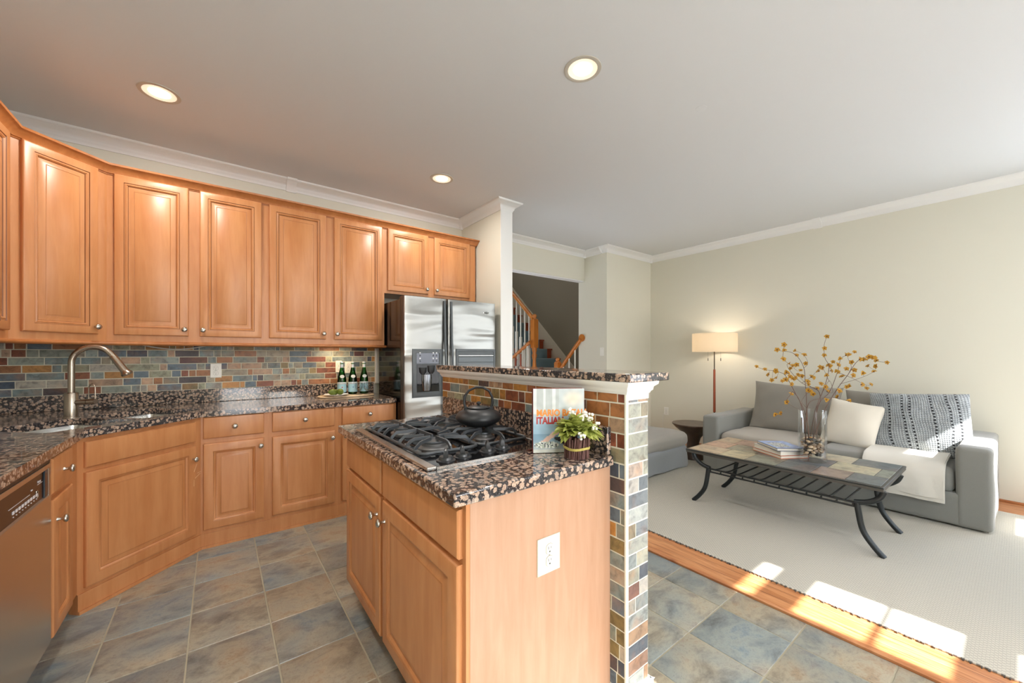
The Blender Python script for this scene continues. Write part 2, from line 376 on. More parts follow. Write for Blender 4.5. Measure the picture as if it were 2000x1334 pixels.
        if weld:
            b = bmesh.new(); b.from_mesh(me); bmesh.ops.remove_doubles(b, verts=b.verts, dist=1e-5); b.to_mesh(me); b.free()
        if smooth:
            me.polygons.foreach_set('use_smooth', [True]*len(me.polygons)); me.set_sharp_from_angle(angle=R(smooth))
        me.update()
        o = bpy.data.objects.new(name, me); COL.objects.link(o)
        if parent: o.parent = parent
        if loc: o.location = loc
        if rot: o.rotation_euler = rot
        if bevel:
            bv = o.modifiers.new('bevel', 'BEVEL'); bv.width = bevel; bv.segments = seg; bv.limit_method = 'ANGLE'; bv.angle_limit = R(40)
        return o
def tag(o, label, cat, group=None, kind=None):
    o['label'] = label; o['category'] = cat
    if group: o['group'] = group
    if kind: o['kind'] = kind
    return o
def thing(name, label, cat, loc=(0, 0, 0), rz=0, group=None):
    o = bpy.data.objects.new(name, None); COL.objects.link(o); o.location = loc; o.rotation_euler = (0, 0, rz); o.empty_display_size = .1
    return tag(o, label, cat, group)
def struct(o): o['kind'] = 'structure'; return o
def dup(o, parent=None):
    c = o.copy(); COL.objects.link(c); c.parent = parent
    for ch in list(o.children): dup(ch, c)
    return c
def text(body, size, name, mat, parent, M, ext=.0004, wrap=None, align='CENTER', bold=0.):
    cu = bpy.data.curves.new(name, 'FONT'); cu.body = body; cu.size = size; cu.align_x = align; cu.align_y = 'CENTER'; cu.extrude = ext; cu.resolution_u = 3; cu.offset = bold
    t = bpy.data.objects.new('tmp', cu); COL.objects.link(t); dg = bpy.context.evaluated_depsgraph_get()
    me = bpy.data.meshes.new_from_object(t.evaluated_get(dg)); bpy.data.objects.remove(t)
    for v in me.vertices:
        x, y, z = v.co
        if wrap: a = x/wrap; v.co = ((wrap+z)*math.sin(a), -(wrap+z)*math.cos(a), y)
        else: v.co = (x, -z, y)
    me.transform(M); me.materials.clear(); me.materials.append(MT[mat] if isinstance(mat, str) else mat); me.name = name
    o = bpy.data.objects.new(name, me); COL.objects.link(o); o.parent = parent; return o

# ------------------------------------------------------------------ room shell
ZC = 2.81; YB = 3.89; XL = -1.17; XR = 5.405; ZW = .018
def wallbox(name, x0, y0, z0, x1, y1, z1, m='wall'): return struct(MB().box(x0, y0, z0, x1, y1, z1).build(name, m, smooth=0))
# tile floor: grout slab + bevelled tiles in one mesh
S1, S2, X0, Y0 = .3075, .3115, -.1073, 3.113
mb = MB(); rnd = random.Random(3)
mb.box(XL, BY, -.06, 2.25, 4.0, -.004, m=1)
for i in range(-5, 9):
    for j in range(-4, 17):
        x0, x1 = X0+i*S1, X0+(i+1)*S1; y1, y0 = Y0-j*S2, Y0-(j+1)*S2
        x0, x1, y0, y1 = max(x0, XL), min(x1, 2.25), max(y0, BY), min(y1, YB)
        if x1-x0 < .02 or y1-y0 < .02: continue
        g = .0032; q = rnd.random(); b = rnd.uniform(.82, 1.0)
        if q < .16: c = (b*.62, b*.62, b*.64)
        elif q < .5: c = (b*.97, b, b*1.0)
        else: c = (b, b*.95, b*.87)
        rings = [[(x0+g+k, y0+g+k, z), (x1-g-k, y0+g+k, z), (x1-g-k, y1-g-k, z), (x0+g+k, y1-g-k, z)] for k, z in ((0, -.004), (.0015, -.0012), (.006, 0))]
        mb.loft(rings, False, True, col=c)
struct(mb.build('floor', ['ftile', 'fgrout'], smooth=40, weld=False))
# oak floor of the living room and hall, raised, with nosing
mb = MB(); mb.box(2.262, BY, -.06, XR+.05, 7.0, ZW)
mb.loft([[(2.262, y, -.004), (2.249, y, -.002), (2.247, y, .009), (2.252, y, .015), (2.262, y, ZW)] for y in (BY, 7.0)], False, False, closed=False)
struct(mb.build('floor.001', 'oakfloor', smooth=40))
wallbox('wall_back', XL-.12, YB, 0, 2.229, YB+.12, ZC)
wallbox('wall_left', XL-.12, BY, 0, XL, YB, ZC)
wallbox('wall_fridge_side', 2.229, 3.117, 0, 2.363, YB+.16, ZC)
wallbox('wall_header', 2.363, 3.93, 2.385, 4.342, 4.05, ZC)
wallbox('wall_column', 4.342, 3.517, 0, XR+.12, 4.05, ZC)
mb = MB(); mb.box(XR, BY, 0, XR+.12, SIDE[0], ZC); mb.box(XR, SIDE[0], 0, XR+.12, SIDE[1], SIDE[2]); mb.box(XR, SIDE[0], SIDE[3], XR+.12, SIDE[1], ZC); mb.box(XR, SIDE[1], 0, XR+.12, 3.517, ZC)
struct(mb.build('wall_right', 'wall', smooth=0))
mb = MB(); a, b, c, e = SIDE; t = .035
for q in ((a, c, a+t, e), (b-t, c, b, e), (a, c, b, c+t), (a, e-t, b, e), (a, (c+e)/2-.03, b, (c+e)/2+.03), ((a+b)/2-.01, c, (a+b)/2+.01, e)): mb.box(XR+.03, q[0], q[1], XR+.09, q[2], q[3])
struct(mb.build('fill_window_3', 'trim', smooth=0))
wallbox('ceiling', XL-.12, BY-.12, ZC, XR+.12, 4.05, ZC+.1, 'ceil')
# wall behind the camera with its openings
cuts = sorted(OPEN.items(), key=lambda k: k[1][0]); mb = MB(); x = XL-.12
for n, (x0, x1, z0, z1) in cuts:
    mb.box(x, BY-.12, 0, x0, BY, ZC); mb.box(x0, BY-.12, 0, x1, BY, z0); mb.box(x0, BY-.12, z1, x1, BY, ZC); x = x1
mb.box(x, BY-.12, 0, XR+.12, BY, ZC); struct(mb.build('wall_front', 'wall', smooth=0))
def zf(y, zz=.026): return .9*(y-BY)+zz      # height on the window plane whose sun ray lands at floor y
for n, (x0, x1, z0, z1) in OPEN.items():
    mb = MB(); t = .035
    for a in ((x0, z0, x0+t, z1), (x1-t, z0, x1, z1), (x0, z0, x1, z0+t), (x0, z1-t, x1, z1)): mb.box(a[0], BY-.10, a[1], a[2], BY-.02, a[3])
    if n == 'door_1':
        mb.box((x0+x1)/2-.06, BY-.09, z0, (x0+x1)/2+.06, BY-.04, z1); mb.box(x0, BY-.09, z0, x1, BY-.04, z0+.25)
        for k in (1, 2, 3, 4): mb.box(x0, BY-.07, z0+.25+k*.42, x1, BY-.05, z0+.27+k*.42)
    else:
        if n == 'fill_window_4':  # added window and sheer curtain, an unseen soft light for the living room
            struct(mb.build(n, 'trim', smooth=0)); sw = MB()
            sw.loft([[(x0+(x1-x0)*k/80, BY-.012+.008*math.sin(k*1.1), z) for k in range(81)] for z in (z0-.1, z1+.05)], False, False, closed=False)
            cur = NT('added_sheer_curtain'); tr_ = cur.n('BsdfTranslucent'); tr_.inputs[0].default_value = (.2, .2, .2, 1); cur.L(tr_.outputs[0], cur.t.nodes['Material Output'].inputs[0])
            tag(sw.build('added_sheer_curtain', cur.m, smooth=60), 'added closed sheer curtain diffusing fill light at the unseen middle window', 'curtain'); continue
        if n == 'window_2': mb.box((x0+x1)/2-.006, BY-.07, z0, (x0+x1)/2+.006, BY-.05, z1); mb.box(x0, BY-.09, 1.56, x1, BY-.03, 1.66); struct(mb.build(n, 'trim', smooth=0)); continue
        a, b = zf(.765), zf(.89); mb.box(x0, BY-.09, a-.0, x1, BY-.03, b)
        a, b = zf(.088), zf(.192); mb.box(x0, BY-.09, a, x1, BY-.03, b)
        for q in (zf(.455), zf(-.25), zf(-.6)): mb.box(x0, BY-.07, q-.008, x1, BY-.05, q+.008)
    struct(mb.build(n, 'trim', smooth=0))
struct(MB().box(-14, -16, -.5, 20, BY-.12, -.25).build('ground', plain('bounce_patio', srgb(158, 162, 164), .8), smooth=0))  # unseen slab outside, added to bounce sunlight up to the ceiling
# stair hall beyond the opening
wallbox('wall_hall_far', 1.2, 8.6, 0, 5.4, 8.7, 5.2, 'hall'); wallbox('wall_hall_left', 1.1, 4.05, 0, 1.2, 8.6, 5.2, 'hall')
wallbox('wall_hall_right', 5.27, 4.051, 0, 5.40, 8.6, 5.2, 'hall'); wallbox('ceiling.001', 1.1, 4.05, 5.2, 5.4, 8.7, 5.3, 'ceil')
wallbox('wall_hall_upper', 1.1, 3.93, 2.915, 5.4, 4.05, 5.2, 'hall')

# crown moulding swept along the walls (room on the right-hand side of the path)
CP = [(0, -.088), (.008, -.088), (.010, -.076), (.018, -.068), (.022, -.052), (.040, -.036), (.060, -.026), (.066, -.018), (.074, -.016), (.082, -.010), (.084, 0), (0, 0)]
def sweep(name, pts, prof, z, mat='trim', col=(1, 1, 1), ends=True):
    n = len(pts); rings = []
    for k in range(n):
        p = Vector(pts[k]); a = (p-Vector(pts[k-1])).normalized() if k else None; b = (Vector(pts[k+1])-p).normalized() if k < n-1 else None
        rn = lambda t: Vector((t.y, -t.x))
        if a is None: nn = rn(b)
        elif b is None: nn = rn(a)
        else: nn = (rn(a)+rn(b)); nn = nn/ (nn.length_squared/2) if nn.length > 1e-6 else rn(a)
        rings.append([(p.x+nn.x*u, p.y+nn.y*u, z+w) for u, w in prof])
    return MB().loft(rings, ends, ends, col=col).build(name, mat, smooth=50)
struct(sweep('trim_1', [(XL, BY), (XL, YB), (2.229, YB), (2.229, 3.117), (2.363, 3.117), (2.363, 3.93), (4.342, 3.93), (4.342, 3.517), (XR, 3.517), (XR, BY)], CP, ZC))
def cblock(name, x, y, w, dx, dy):       # moulded joint block on the crown
    pr = [(u*1.12+.004, w_*1.08) for u, w_ in CP[:-1]]+[(0, .0)]; pr[0] = (0, CP[0][1]*1.1)
    a = (x-dx*w/2, y-dy*w/2); b = (x+dx*w/2, y+dy*w/2); return struct(sweep(name, [a, b], pr, ZC))
cblock('trim_2', .508, YB, .075, 1, 0); cblock('trim_3', XR, 1.39, .08, 0, -1)
for k, (x, y, sx, sy) in enumerate([(2.229, YB, -1, -1), (4.342, 3.93, -1, -1), (XR, 3.517, -1, -1)]):
    m_ = MB(); n = 8; rings = []
    for u, w in CP[:-1]:
        r = u+.022; rings.append([(x, y, ZC+w-.006)]+[(x+sx*r*math.sin(pi/2*i/n)*1.05, y+sy*r*math.cos(pi/2*i/n)*1.05, ZC+w-.006) for i in range(n+1)])
    m_.loft(rings, True, True); struct(m_.build(f'trim_{4+k}', 'trim', smooth=50))
m_ = MB(); m_.loft([[(4.30, 3.60, ZC-.09), (4.335, 3.60, ZC-.09), (4.335, 3.585, ZC-.09), (4.30, 3.585, ZC-.09)], [(4.25, 3.60, ZC-.002), (4.335, 3.60, ZC-.002), (4.335, 3.585, ZC-.002), (4.25, 3.585, ZC-.002)]])
struct(m_.build('trim_7', 'trim', smooth=0))
# white corner bead of the fridge wall end, header casing, wood shoe moulding
struct(MB().box(2.225, 3.111, 0, 2.367, 3.119, ZC-.085).build('trim_8', 'trim', smooth=0))
struct(MB().box(2.363, 3.94, 2.372, 4.342, 4.056, 2.386).build('trim_9', 'trim', smooth=0))
struct(MB().box(XR-.016, BY, ZW, XR, 3.517, ZW+.02).build('baseboard_right', 'oakfloor', smooth=0, bevel=.004))
struct(MB().box(1.236, YB-.03, 1.0, 1.282, YB, 1.372).build('trim_10', 'trim', smooth=0, bevel=.003))

# ------------------------------------------------------------------ slate mosaic
PAL = [srgb(112, 128, 128), srgb(90, 106, 118), srgb(128, 134, 122), srgb(142, 142, 116), srgb(150, 140, 118), srgb(168, 136, 108), srgb(150, 96, 52), srgb(168, 116, 48), srgb(124, 66, 42), srgb(92, 54, 52), srgb(74, 64, 66), srgb(62, 76, 92), srgb(138, 148, 142), srgb(158, 150, 136), srgb(128, 110, 66)]
WT = [5, 4, 5, 4, 3, 3, 3, 2, 3, 1.3, 1, 2.5, 4, 2, 2]
WARM = [1, 0.6, 1.5, 1, 1, 1.5, 4, 3, 5, 3, 1, .6, .6, .8, 3]
DUSK = [3, 2, 3, 2, 2, 1, 1.5, 2, 1, 1, 2, 1, 1, 1, 5]
def mosaic(name, u0, u1, z0, z1, M, pitch, wmin, wmax, seed, wts=WT, parent=None, off=0., gm='grout', sat=.85, gain=1.22, low=None):
    r = random.Random(seed); mb = MB(); mb.add([(u0, 0, z0), (u1, 0, z0), (u1, 0, z1), (u0, 0, z1)], [(0, 1, 2, 3)], m=1)
    z = z0-off
    while z < z1-.004:
        a, b = max(z, z0)+.0024, min(z+pitch, z1)-.0024; u = u0
        while u < u1-.001:
            w = r.choice([r.uniform(wmin, wmin*1.6), r.uniform(wmin*1.5, wmax), r.uniform(wmin*2, wmax)]); e = min(u+w, u1)
            if u1-e < wmin*.5: e = u1
            if b-a > .004 and e-u > .006:
                j = lambda k=.0012: r.uniform(0, k)
                P = [(u+.002+j(), a+j()), (e-.002-j(), a+j()), (e-.002-j(), b-j()), (u+.002+j(), b-j())]
                base = r.choices(PAL, low if low and z < .9 else wts)[0]; s = r.uniform(.85, 1.15); g_ = sum(base)/3; c = tuple(min(1, (g_+(x-g_)*sat)*s*gain) for x in base)
                h = r.uniform(.0014, .0026); k = .0025
                q = [(P[0][0]+k, P[0][1]+k), (P[1][0]-k, P[1][1]+k), (P[2][0]-k, P[2][1]-k), (P[3][0]+k, P[3][1]-k)]
                mb.loft([[(x, 0, zz) for x, zz in P], [(x, -h*.7, zz) for x, zz in P], [(x, -h, zz) for x, zz in q]], False, True, col=c)
            u = e
        z += pitch
    mb.xf(M); return mb.build(name, ['slate', gm], parent, smooth=0, weld=False)
T = Matrix.Translation
o = mosaic('backsplash', XL, 1.24, 1.016, 1.372, T((0, YB-.004, 0)), .0508, .034, .18, 11); tag(o, 'multicoloured slate mosaic backsplash between granite upstand and upper cabinets', 'backsplash'); 
o = mosaic('backsplash', -YB, -1.2, 1.016, 1.372, T((XL+.004, 0, 0)) @ Matrix.Rotation(pi/2, 4, 'Z') @ Matrix.Scale(1, 4) @ T((2*0, 0, 0)), .0508, .028, .17, 12)
o.data.transform(Matrix.Identity(4)); bpy.data.objects.remove(o)      # the left wall is never seen
# half wall between kitchen and living room
HX0, HX1, HY0, HY1 = 1.176, 1.310, .866, 2.300
hw = struct(MB().box(HX0, HY0, 0, HX1, HY1, 1.19).build('wall_middle', 'wall', smooth=0))
# kitchen face (looks to -X): local u = -Y
mosaic('tile_facing', -HY1, -HY0-.0, .0, 1.146, T((HX0-.0012, 0, 0)) @ Matrix.Rotation(-pi/2, 4, 'Z'), .0555, .045, .12, 21, WARM, hw, gm='wgrout', sat=.95, gain=1., low=DUSK)
mosaic('tile_facing', HX0+.010, HX1, .0, 1.125, T((0, HY0-.0012, 0)), .0555, .045, .16, 25, WT, hw, gm='wgrout', sat=.45, gain=1.25)
MB().box(HX0-.006, HY0-.006, 0, HX0+.009, HY0+.004, 1.146).build('corner_bead', 'wgrout', hw, smooth=0, bevel=.003)
MB().box(HX0-.004, HY0-.004, 1.122, HX1+.002, HY0+.001, 1.146).build('grout_band', 'wgrout', hw, smooth=0)
mb = MB(); mb.box(HX0+.05, HY0-.016, 0, HX1+.014, HY0, .055); mb.box(HX1, HY0-.016, 0, HX1+.014, HY1, .055)
mb.build('base_block', 'trim', hw, smooth=0, bevel=.004)
TP = [(0, -.046), (.004, -.046), (.006, -.040), (.012, -.034), (.014, -.022), (.026, -.012), (.028, 0), (0, 0)]
sweep('trim_11', [(HX1, HY0-.0), (HX1, HY0), (HX0, HY0), (HX0, HY1), (HX1, HY1), (HX1, HY0+.001)][1:], [(-u if False else u, w) for u, w in TP], 1.190).parent = None
tr = bpy.data.objects['trim_11']; bpy.data.objects.remove(tr)
pts = [(HX1, HY1), (HX1, HY0), (HX0, HY0), (HX0, HY1)]
# room is outside the wall: walk so that outside is on the right
def ring_sweep(name, pts, prof, z, parent, mat='trim'):
    n = len(pts); rings = []
    for k in range(n):
        p = Vector(pts[k]); a = (p-Vector(pts[k-1])).normalized(); b = (Vector(pts[(k+1) % n])-p).normalized()
        nn = Vector((a.y, -a.x))+Vector((b.y, -b.x)); nn = nn/(nn.length_squared/2)
        rings.append([(p.x+nn.x*u, p.y+nn.y*u, z+w) for u, w in prof])
    return MB().loft(rings, loop=True).build(name, mat, parent, smooth=50)
ring_sweep('crown_trim', [(HX0-.002, HY0-.004), (HX1, HY0-.004), (HX1, HY1), (HX0-.002, HY1)], TP, 1.190, hw)
tag(MB().box(1.143, .825, 1.190, 1.394, 2.334, 1.221).build('bar_countertop', 'granite', bevel=.004), 'raised brown granite bar top on the tiled half wall', 'countertop')

# ------------------------------------------------------------------ cabinetry
GZ = (.40, .32, .26)   # glaze line tint
def door_prof(d=.020, arch=0):
    return [(0, 0), (0, d-.006), (.003, d-.002), (.008, d), (.046, d), (.049, d-.004, GZ), (.053, d-.004), (.058, d-.001), (.064, d-.007), (.067, d-.011, GZ), (.073, d-.011), (.094, d-.003), (.0965, d-.004, (.7, .62, .56)), (.10, d-.002)]
def low_prof(d=.020):
    G = (.80, .74, .68)
    return [(0, 0), (0, d-.006), (.003, d-.002), (.008, d), (.052, d), (.056, d-.003, G), (.060, d-.004), (.066, d-.010), (.070, d-.011, G), (.074, d-.011), (.092, d-.003), (.096, d-.002, G), (.100, d-.002)]
def drawer_prof(d=.020): return [(0, 0), (0, d-.008), (.004, d-.003), (.014, d)]
def knob_mb(x, y, z, axis=-1):
    m = MB(); prof = [(.0065, 0), (.006, .002), (.0048, .010), (.006, .015), (.013, .019), (.0155, .024), (.0135, .029), (.007, .032), (.001, .0327)]
    m.lathe([(r*1.12, z*1.08) for r, z in prof], 20); m.xf(T((x, y, z)) @ Matrix.Rotation(pi/2, 4, 'X')); return m   # +z -> -y
def add_door(par, x0, z0, x1, z1, knob=None, name='door', prof=None, mat='maple'):
    m = MB().rect(x0, z0, x1, z1, prof or door_prof()); o = m.build(name, mat, par, smooth=30)
    if knob: knob_mb(knob[0], -.020, knob[1]).build('knob', 'nickel', o, smooth=60)
    return o
def carcass(par, w, z0, z1, depth, stiles=(), mat='maple', extra=None):
    m = MB().box(0, 0, z0, w, depth, z1)
    for s in stiles: m.box(s-.0012, -.0006, z0, s+.0012, 0, z1, col=(.6, .5, .42))
    if extra: extra(m)
    return m.build('body', mat, par, smooth=0, weld=False)
UYF = 3.56
CR = [(0, 0), (.006, 0), (.008, .006), (.014, .008), (.016, .014), (.026, .030), (.040, .042), (.044, .046), (.052, .048), (.054, .060), (0, .060)]
def upper(name, label, x, w, z0, z1, doors, loc=None, rz=0, depth=.326, group='wall cabinets above the granite counter'):
    t = thing(name, label, 'cabinet', loc or (x, UYF, 0), rz, group)
    carcass(t, w, z0, z1, depth)
    for (a, b, kx) in doors: add_door(t, a, z0+.045 if z0 < 1.5 else z0+.025, b, 2.458, (kx, (z0+.045 if z0 < 1.5 else z0+.025)+.045))
    return t
G_U = 'upper wall cabinets'
upper('wall_cabinet', 'tall two-door maple wall cabinet right of the corner cabinet', -.573, .863, 1.372, 2.475, [(.035, .405, .385), (.467, .838, .485)])
upper('wall_cabinet', 'tall two-door maple wall cabinet directly left of the refrigerator', .290, .931, 1.372, 2.475, [(.026, .433, .413), (.497, .907, .517)])
upper('wall_cabinet', 'short two-door maple cabinet above the refrigerator', 1.221, .984, 1.857, 2.475, [(.029, .432, .412), (.498, .907, .518)])
dg = Vector((-.573+.887, 3.56-3.245, 0)).length
upper('corner_wall_cabinet', 'single-door maple wall cabinet set diagonally across the corner', 0, dg, 1.372, 2.475, [(.045, dg-.055, dg-.075)], loc=(-.887, 3.245, 0), rz=math.atan2(3.56-3.245, -.573+.887), depth=.3)
t = upper('wall_cabinet', 'maple wall cabinet cut off by the left edge of the photo', 0, .62, 1.372, 2.475, [(.04, .285, .06), (.315, .58, .335)], loc=(-.887, 2.625, 0), rz=pi/2, depth=.283)
# crown and light rail run over all uppers: pieces fixed to the run
path = [(-.887, 2.60), (-.887, 3.245), (-.573, 3.56), (2.205, 3.56), (2.205, 3.886)]
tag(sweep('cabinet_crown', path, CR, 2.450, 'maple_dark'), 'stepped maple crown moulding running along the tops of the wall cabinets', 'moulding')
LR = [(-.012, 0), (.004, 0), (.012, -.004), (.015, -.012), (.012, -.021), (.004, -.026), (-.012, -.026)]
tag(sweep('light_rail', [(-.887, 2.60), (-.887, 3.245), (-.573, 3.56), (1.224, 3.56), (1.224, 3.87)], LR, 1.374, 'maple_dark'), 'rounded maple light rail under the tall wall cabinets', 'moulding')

# base cabinets: door/drawer in local x,z
def base(name, label, loc, rz, w, fronts, depth=.60, z1=.874, kick=None, group=None, side=None, mat='maple'):
    t = thing(name, label, 'cabinet', loc, rz, group)
    m = MB()
    if kick: m.box(0, 0, .105, w, depth, z1); m.box(0, kick, 0, w, depth, .105)
    else:
        m.box(0, 0, 0, w, depth, z1); m.box(0, -.006, .012, w, 0, .098); m.box(0, -.014, 0, w, 0, .016)
    m.build('body', mat, t, smooth=0, weld=False)
    for f in fronts:
        kind, a, z0, b, z1_ = f[:5]; kn = f[5] if len(f) > 5 else None
        add_door(t, a, z0, b, z1_, kn, 'drawer' if kind == 'w' else 'false_front' if kind == 'f' else 'door', drawer_prof() if kind != 'd' else low_prof(), mat)
    return t
YF = 3.284
base('base_cabinet', 'maple base cabinet with one drawer and door beside the corner sink cabinet', (-.094, YF, 0), 0, .379, [('w', .014, .728, .354, .870, (.184, .80)), ('d', .014, .124, .354, .694, (.333, .645))])
base('base_cabinet', 'maple base cabinet with one drawer and door, middle of the back run', (.285, YF, 0), 0, .472, [('w', .025, .728, .444, .868, (.235, .80)), ('d', .025, .124, .444, .692, (.425, .64))])
base('base_cabinet', 'maple base cabinet next to the refrigerator, partly hidden by the island', (.757, YF, 0), 0, .471, [('w', .029, .728, .449, .866, (.239, .80)), ('d', .029, .124, .449, .692, (.05, .64))])
DX, DY = -.557, 2.821
DL = math.hypot(-.094-DX, 3.284-DY)
base('sink_cabinet', 'wide diagonal maple sink base cabinet in the corner', (DX, DY, 0), R(45), DL, [('f', .026, .722, .610, .852), ('d', .026, .121, .610, .697, (.585, .615))], depth=.05)
base('base_cabinet', 'narrow maple base cabinet between dishwasher and sink cabinet', (DX, 2.392, 0), pi/2, .429, [('w', .012, .715, .275, .862, (.135, .79)), ('d', .012, .125, .275, .690, (.045, .60))], depth=.58, kick=.075)
# white scrapes on the sink cabinet edge are left as they are: small scuffs
m = MB()
for (x, z, l, a) in ((.60, .555, .05, 1.1), (.615, .50, .045, .5), (.59, .46, .04, 1.5), (.625, .52, .03, .1)):
    dx, dz = math.cos(a)*l/2, math.sin(a)*l/2; m.add([(x-dx, -.0206, z-dz), (x-dx+.003, -.0206, z-dz-.002), (x+dx, -.0206, z+dz), (x+dx-.002, -.0206, z+dz+.002)], [(0, 1, 2, 3)])
sc_ = m.build('scuff', plain('pale_scuff', srgb(232, 196, 160), .6), bpy.data.objects['sink_cabinet'], smooth=0, weld=False)

# island
isl = thing('island_cabinet', 'freestanding maple island cabinet under the cooktop', 'cabinet', (.55, 2.135, 0), -pi/2)
IW, ID = 1.195, HX0-.55-.004
m = MB(); m.box(0, 0, .105, IW, ID, .874); m.box(0, .07, 0, IW-.0, ID, .105); m.box(.558, -.0006, .105, .5605, 0, .874, col=(.5, .4, .34)); m.build('body', 'maple', isl, smooth=0, weld=False)
MB().box(IW, .012, 0, IW+.006, ID, .874).build('end_panel', 'panel', isl, smooth=0)
MB().box(IW, -.001, .105, IW+.005, .013, .874).build('corner_strip', 'maple', isl, smooth=0)
add_door(isl, .012, .712, .530, .852, None, 'false_front', drawer_prof()); add_door(isl, .560, .712, 1.180, .852, None, 'false_front', drawer_prof())
add_door(isl, .012, .120, .530, .696, (.50, .62), prof=low_prof()); add_door(isl, .560, .120, 1.180, .696, (.592, .62), prof=low_prof())
# outlet maker, local face -y
def outlet(par_name, label, M, mat, w=.072, h=.117, kind='duplex'):
    t = thing(par_name, label, 'outlet' if kind == 'duplex' else 'switch'); t.matrix_world = M
    MB().rect(-w/2, -h/2, w/2, h/2, [(0, 0), (0, .003), (.0035, .0055)]).build('cover_plate', mat, t, smooth=30)
    if kind == 'duplex':
        for s in (-1, 1):
            n = 24; zc = s*.0195
            pts = [(max(-.0145, min(.0145, .0172*math.cos(a))), .0172*math.sin(a)) for a in [2*pi*i/n for i in range(n)]]
            m = MB(); m.loft([[(x*1.07, -.0045, zc+z*1.07) for x, z in pts][::-1], [(x*1.07, -.0058, zc+z*1.07) for x, z in pts][::-1]], False, True, m=1)
            m.loft([[(x, -.0045, zc+z) for x, z in pts][::-1], [(x, -.0072, zc+z) for x, z in pts][::-1]], False, True)
            f = m.build('socket', [mat, 'slotgrey'], t, smooth=0, weld=False)
            m = MB(); m.box(-.0065, -.0076, zc+.000, -.0048, -.0071, zc+.009); m.box(.0045, -.0076, zc+.001, .006, -.0071, zc+.008); m.lathe([(.0028, 0), (.0028, .0005)], 10, (0, 0, 0))
            for k in range(len(m.v)-20, len(m.v)): x, y, z = m.v[k]; m.v[k] = (x, -.0071-z, zc-.008+y)
            m.build('slots', 'slot', f, smooth=0, weld=False)
        m = MB(); m.lathe([(.003, 0), (.002, .001)], 12); m.xf(T((0, -.0055, 0)) @ Matrix.Rotation(pi/2, 4, 'X')); m.build('screw', 'slotgrey', t, smooth=0)
    elif kind == 'switch':
        MB().box(-.0055, -.0075, -.012, .0055, -.005, .012).build('toggle_frame', mat, t, smooth=0); m = MB().box(-.004, -.016, -.002, .004, -.006, .008); m.build('toggle', mat, t, smooth=0, bevel=.001)
    return t
RZ = lambda a: Matrix.Rotation(a, 4, 'Z')
outlet('outlet', 'large ivory duplex outlet on the end panel of the island', T((.858, .9335, .638)), 'ivory', .098, .118)
outlet('outlet', 'white duplex outlet in the mosaic backsplash, left of the bottles', T((-.016, YB-.010, 1.160)), 'plate', .072, .112)
outlet('outlet', 'white outlet with a thin cord on the cream wall beside the ottoman', T((XR, 3.251, .43)) @ RZ(pi/2).inverted(), 'plate')
outlet('light_switch', 'cream light switch on the wall beside the stair opening', T((4.342, 3.60, 1.327)) @ RZ(-pi/2), 'plate', kind='switch')
outlet('outlet', 'white outlet plate behind the left green bottle', T((.90, YB-.010, 1.175)), 'plate', .055, .11)
outlet('outlet', 'white outlet plate behind the middle green bottle', T((.985, YB-.010, 1.165)), 'plate', .06, .11)
m = MB(); m.tube([(XR-.012, 3.27, .42), (XR-.03, 3.285, .38), (XR-.03, 3.29, .25), (XR-.03, 3.29, .10), (XR-.05, 3.29, .02)], .0022, 6); tag(m.build('power_cord', 'white_wire', smooth=60), 'thin pale cord hanging from the wall outlet beside the ottoman', 'cord')
m = MB(); m.tube([(-.55+.27*i/3*1.0+.25, 3.70, 1.345-.012*math.sin(pi*min(1, i/8))) for i in range(0, 9)], .004, 6)
m = MB(); m.tube([(-.46+i*.034, 3.84, 1.362-.034*math.sin(pi*i/12)) for i in range(13)], .0042, 8); tag(m.build('lamp_cable', 'white_wire', smooth=60), 'white cable sagging beneath the wall cabinets above the backsplash outlet', 'cable')

# ------------------------------------------------------------------ counters
sn = lambda s, p: (-.53+(s-p)/math.sqrt(2), 2.81+(s+p)/math.sqrt(2))
def rrect(s0, p0, s1, p1, r=.035, n=5):
    out = []
    for cx, cy, a0 in ((s1-r, p0+r, -90), (s1-r, p1-r, 0), (s0+r, p1-r, 90), (s0+r, p0+r, 180)):
        for k in range(n+1): a = R(a0+90*k/n); out.append(sn(cx+r*math.cos(a), cy+r*math.sin(a)))
    return out
B1, B2 = (-.09, .085, .300, .50), (.345, .085, .72, .50)
cnt = MB().plate([(-1.168, 1.75), (-.53, 1.75), (-.53, 2.81), (-.083, 3.257), (1.222, 3.257), (1.222, YB-.002), (-1.168, YB-.002)], [rrect(*B1), rrect(*B2)], .876, .914)
ct = cnt.build('countertop', 'granite', smooth=30, bevel=.004); tag(ct, 'L-shaped brown speckled granite countertop with a diagonal corner at the sink', 'countertop')
MB().box(XL+.02, YB-.022, .9145, 1.222, YB-.001, 1.016).build('upstand', 'granite', ct, smooth=0, bevel=.003)
snk = thing('sink', 'undermounted double-bowl stainless steel sink in the diagonal corner', 'sink', (*sn(.31, .29), .7))
inv = T((-snk.location))
for q in (B1, B2):
    rings = []
    for e, z in ((.012, .8745), (.0, .8745), (-.002, .86), (-.012, .72), (-.035, .695)):
        rings.append([(x, y, z) for x, y in rrect(q[0]-e, q[1]-e, q[2]+e, q[3]+e)])
    m = MB().loft(rings, False, True)
    c = sn((q[0]+q[2])/2, (q[1]+q[3])/2); m.lathe([(.04, .0), (.038, .003), (.03, .001)], 24, (c[0], c[1], .6955)); m.f = [f[::-1] for f in m.f]; m.xf(inv)
    m.build('bowl', 'steel', snk, smooth=40)
fx, fy = sn(.32, .56)
fa = thing('faucet', 'tall brushed-nickel pull-down faucet arching over the sink', 'faucet', (fx, fy, .9145), R(-10))
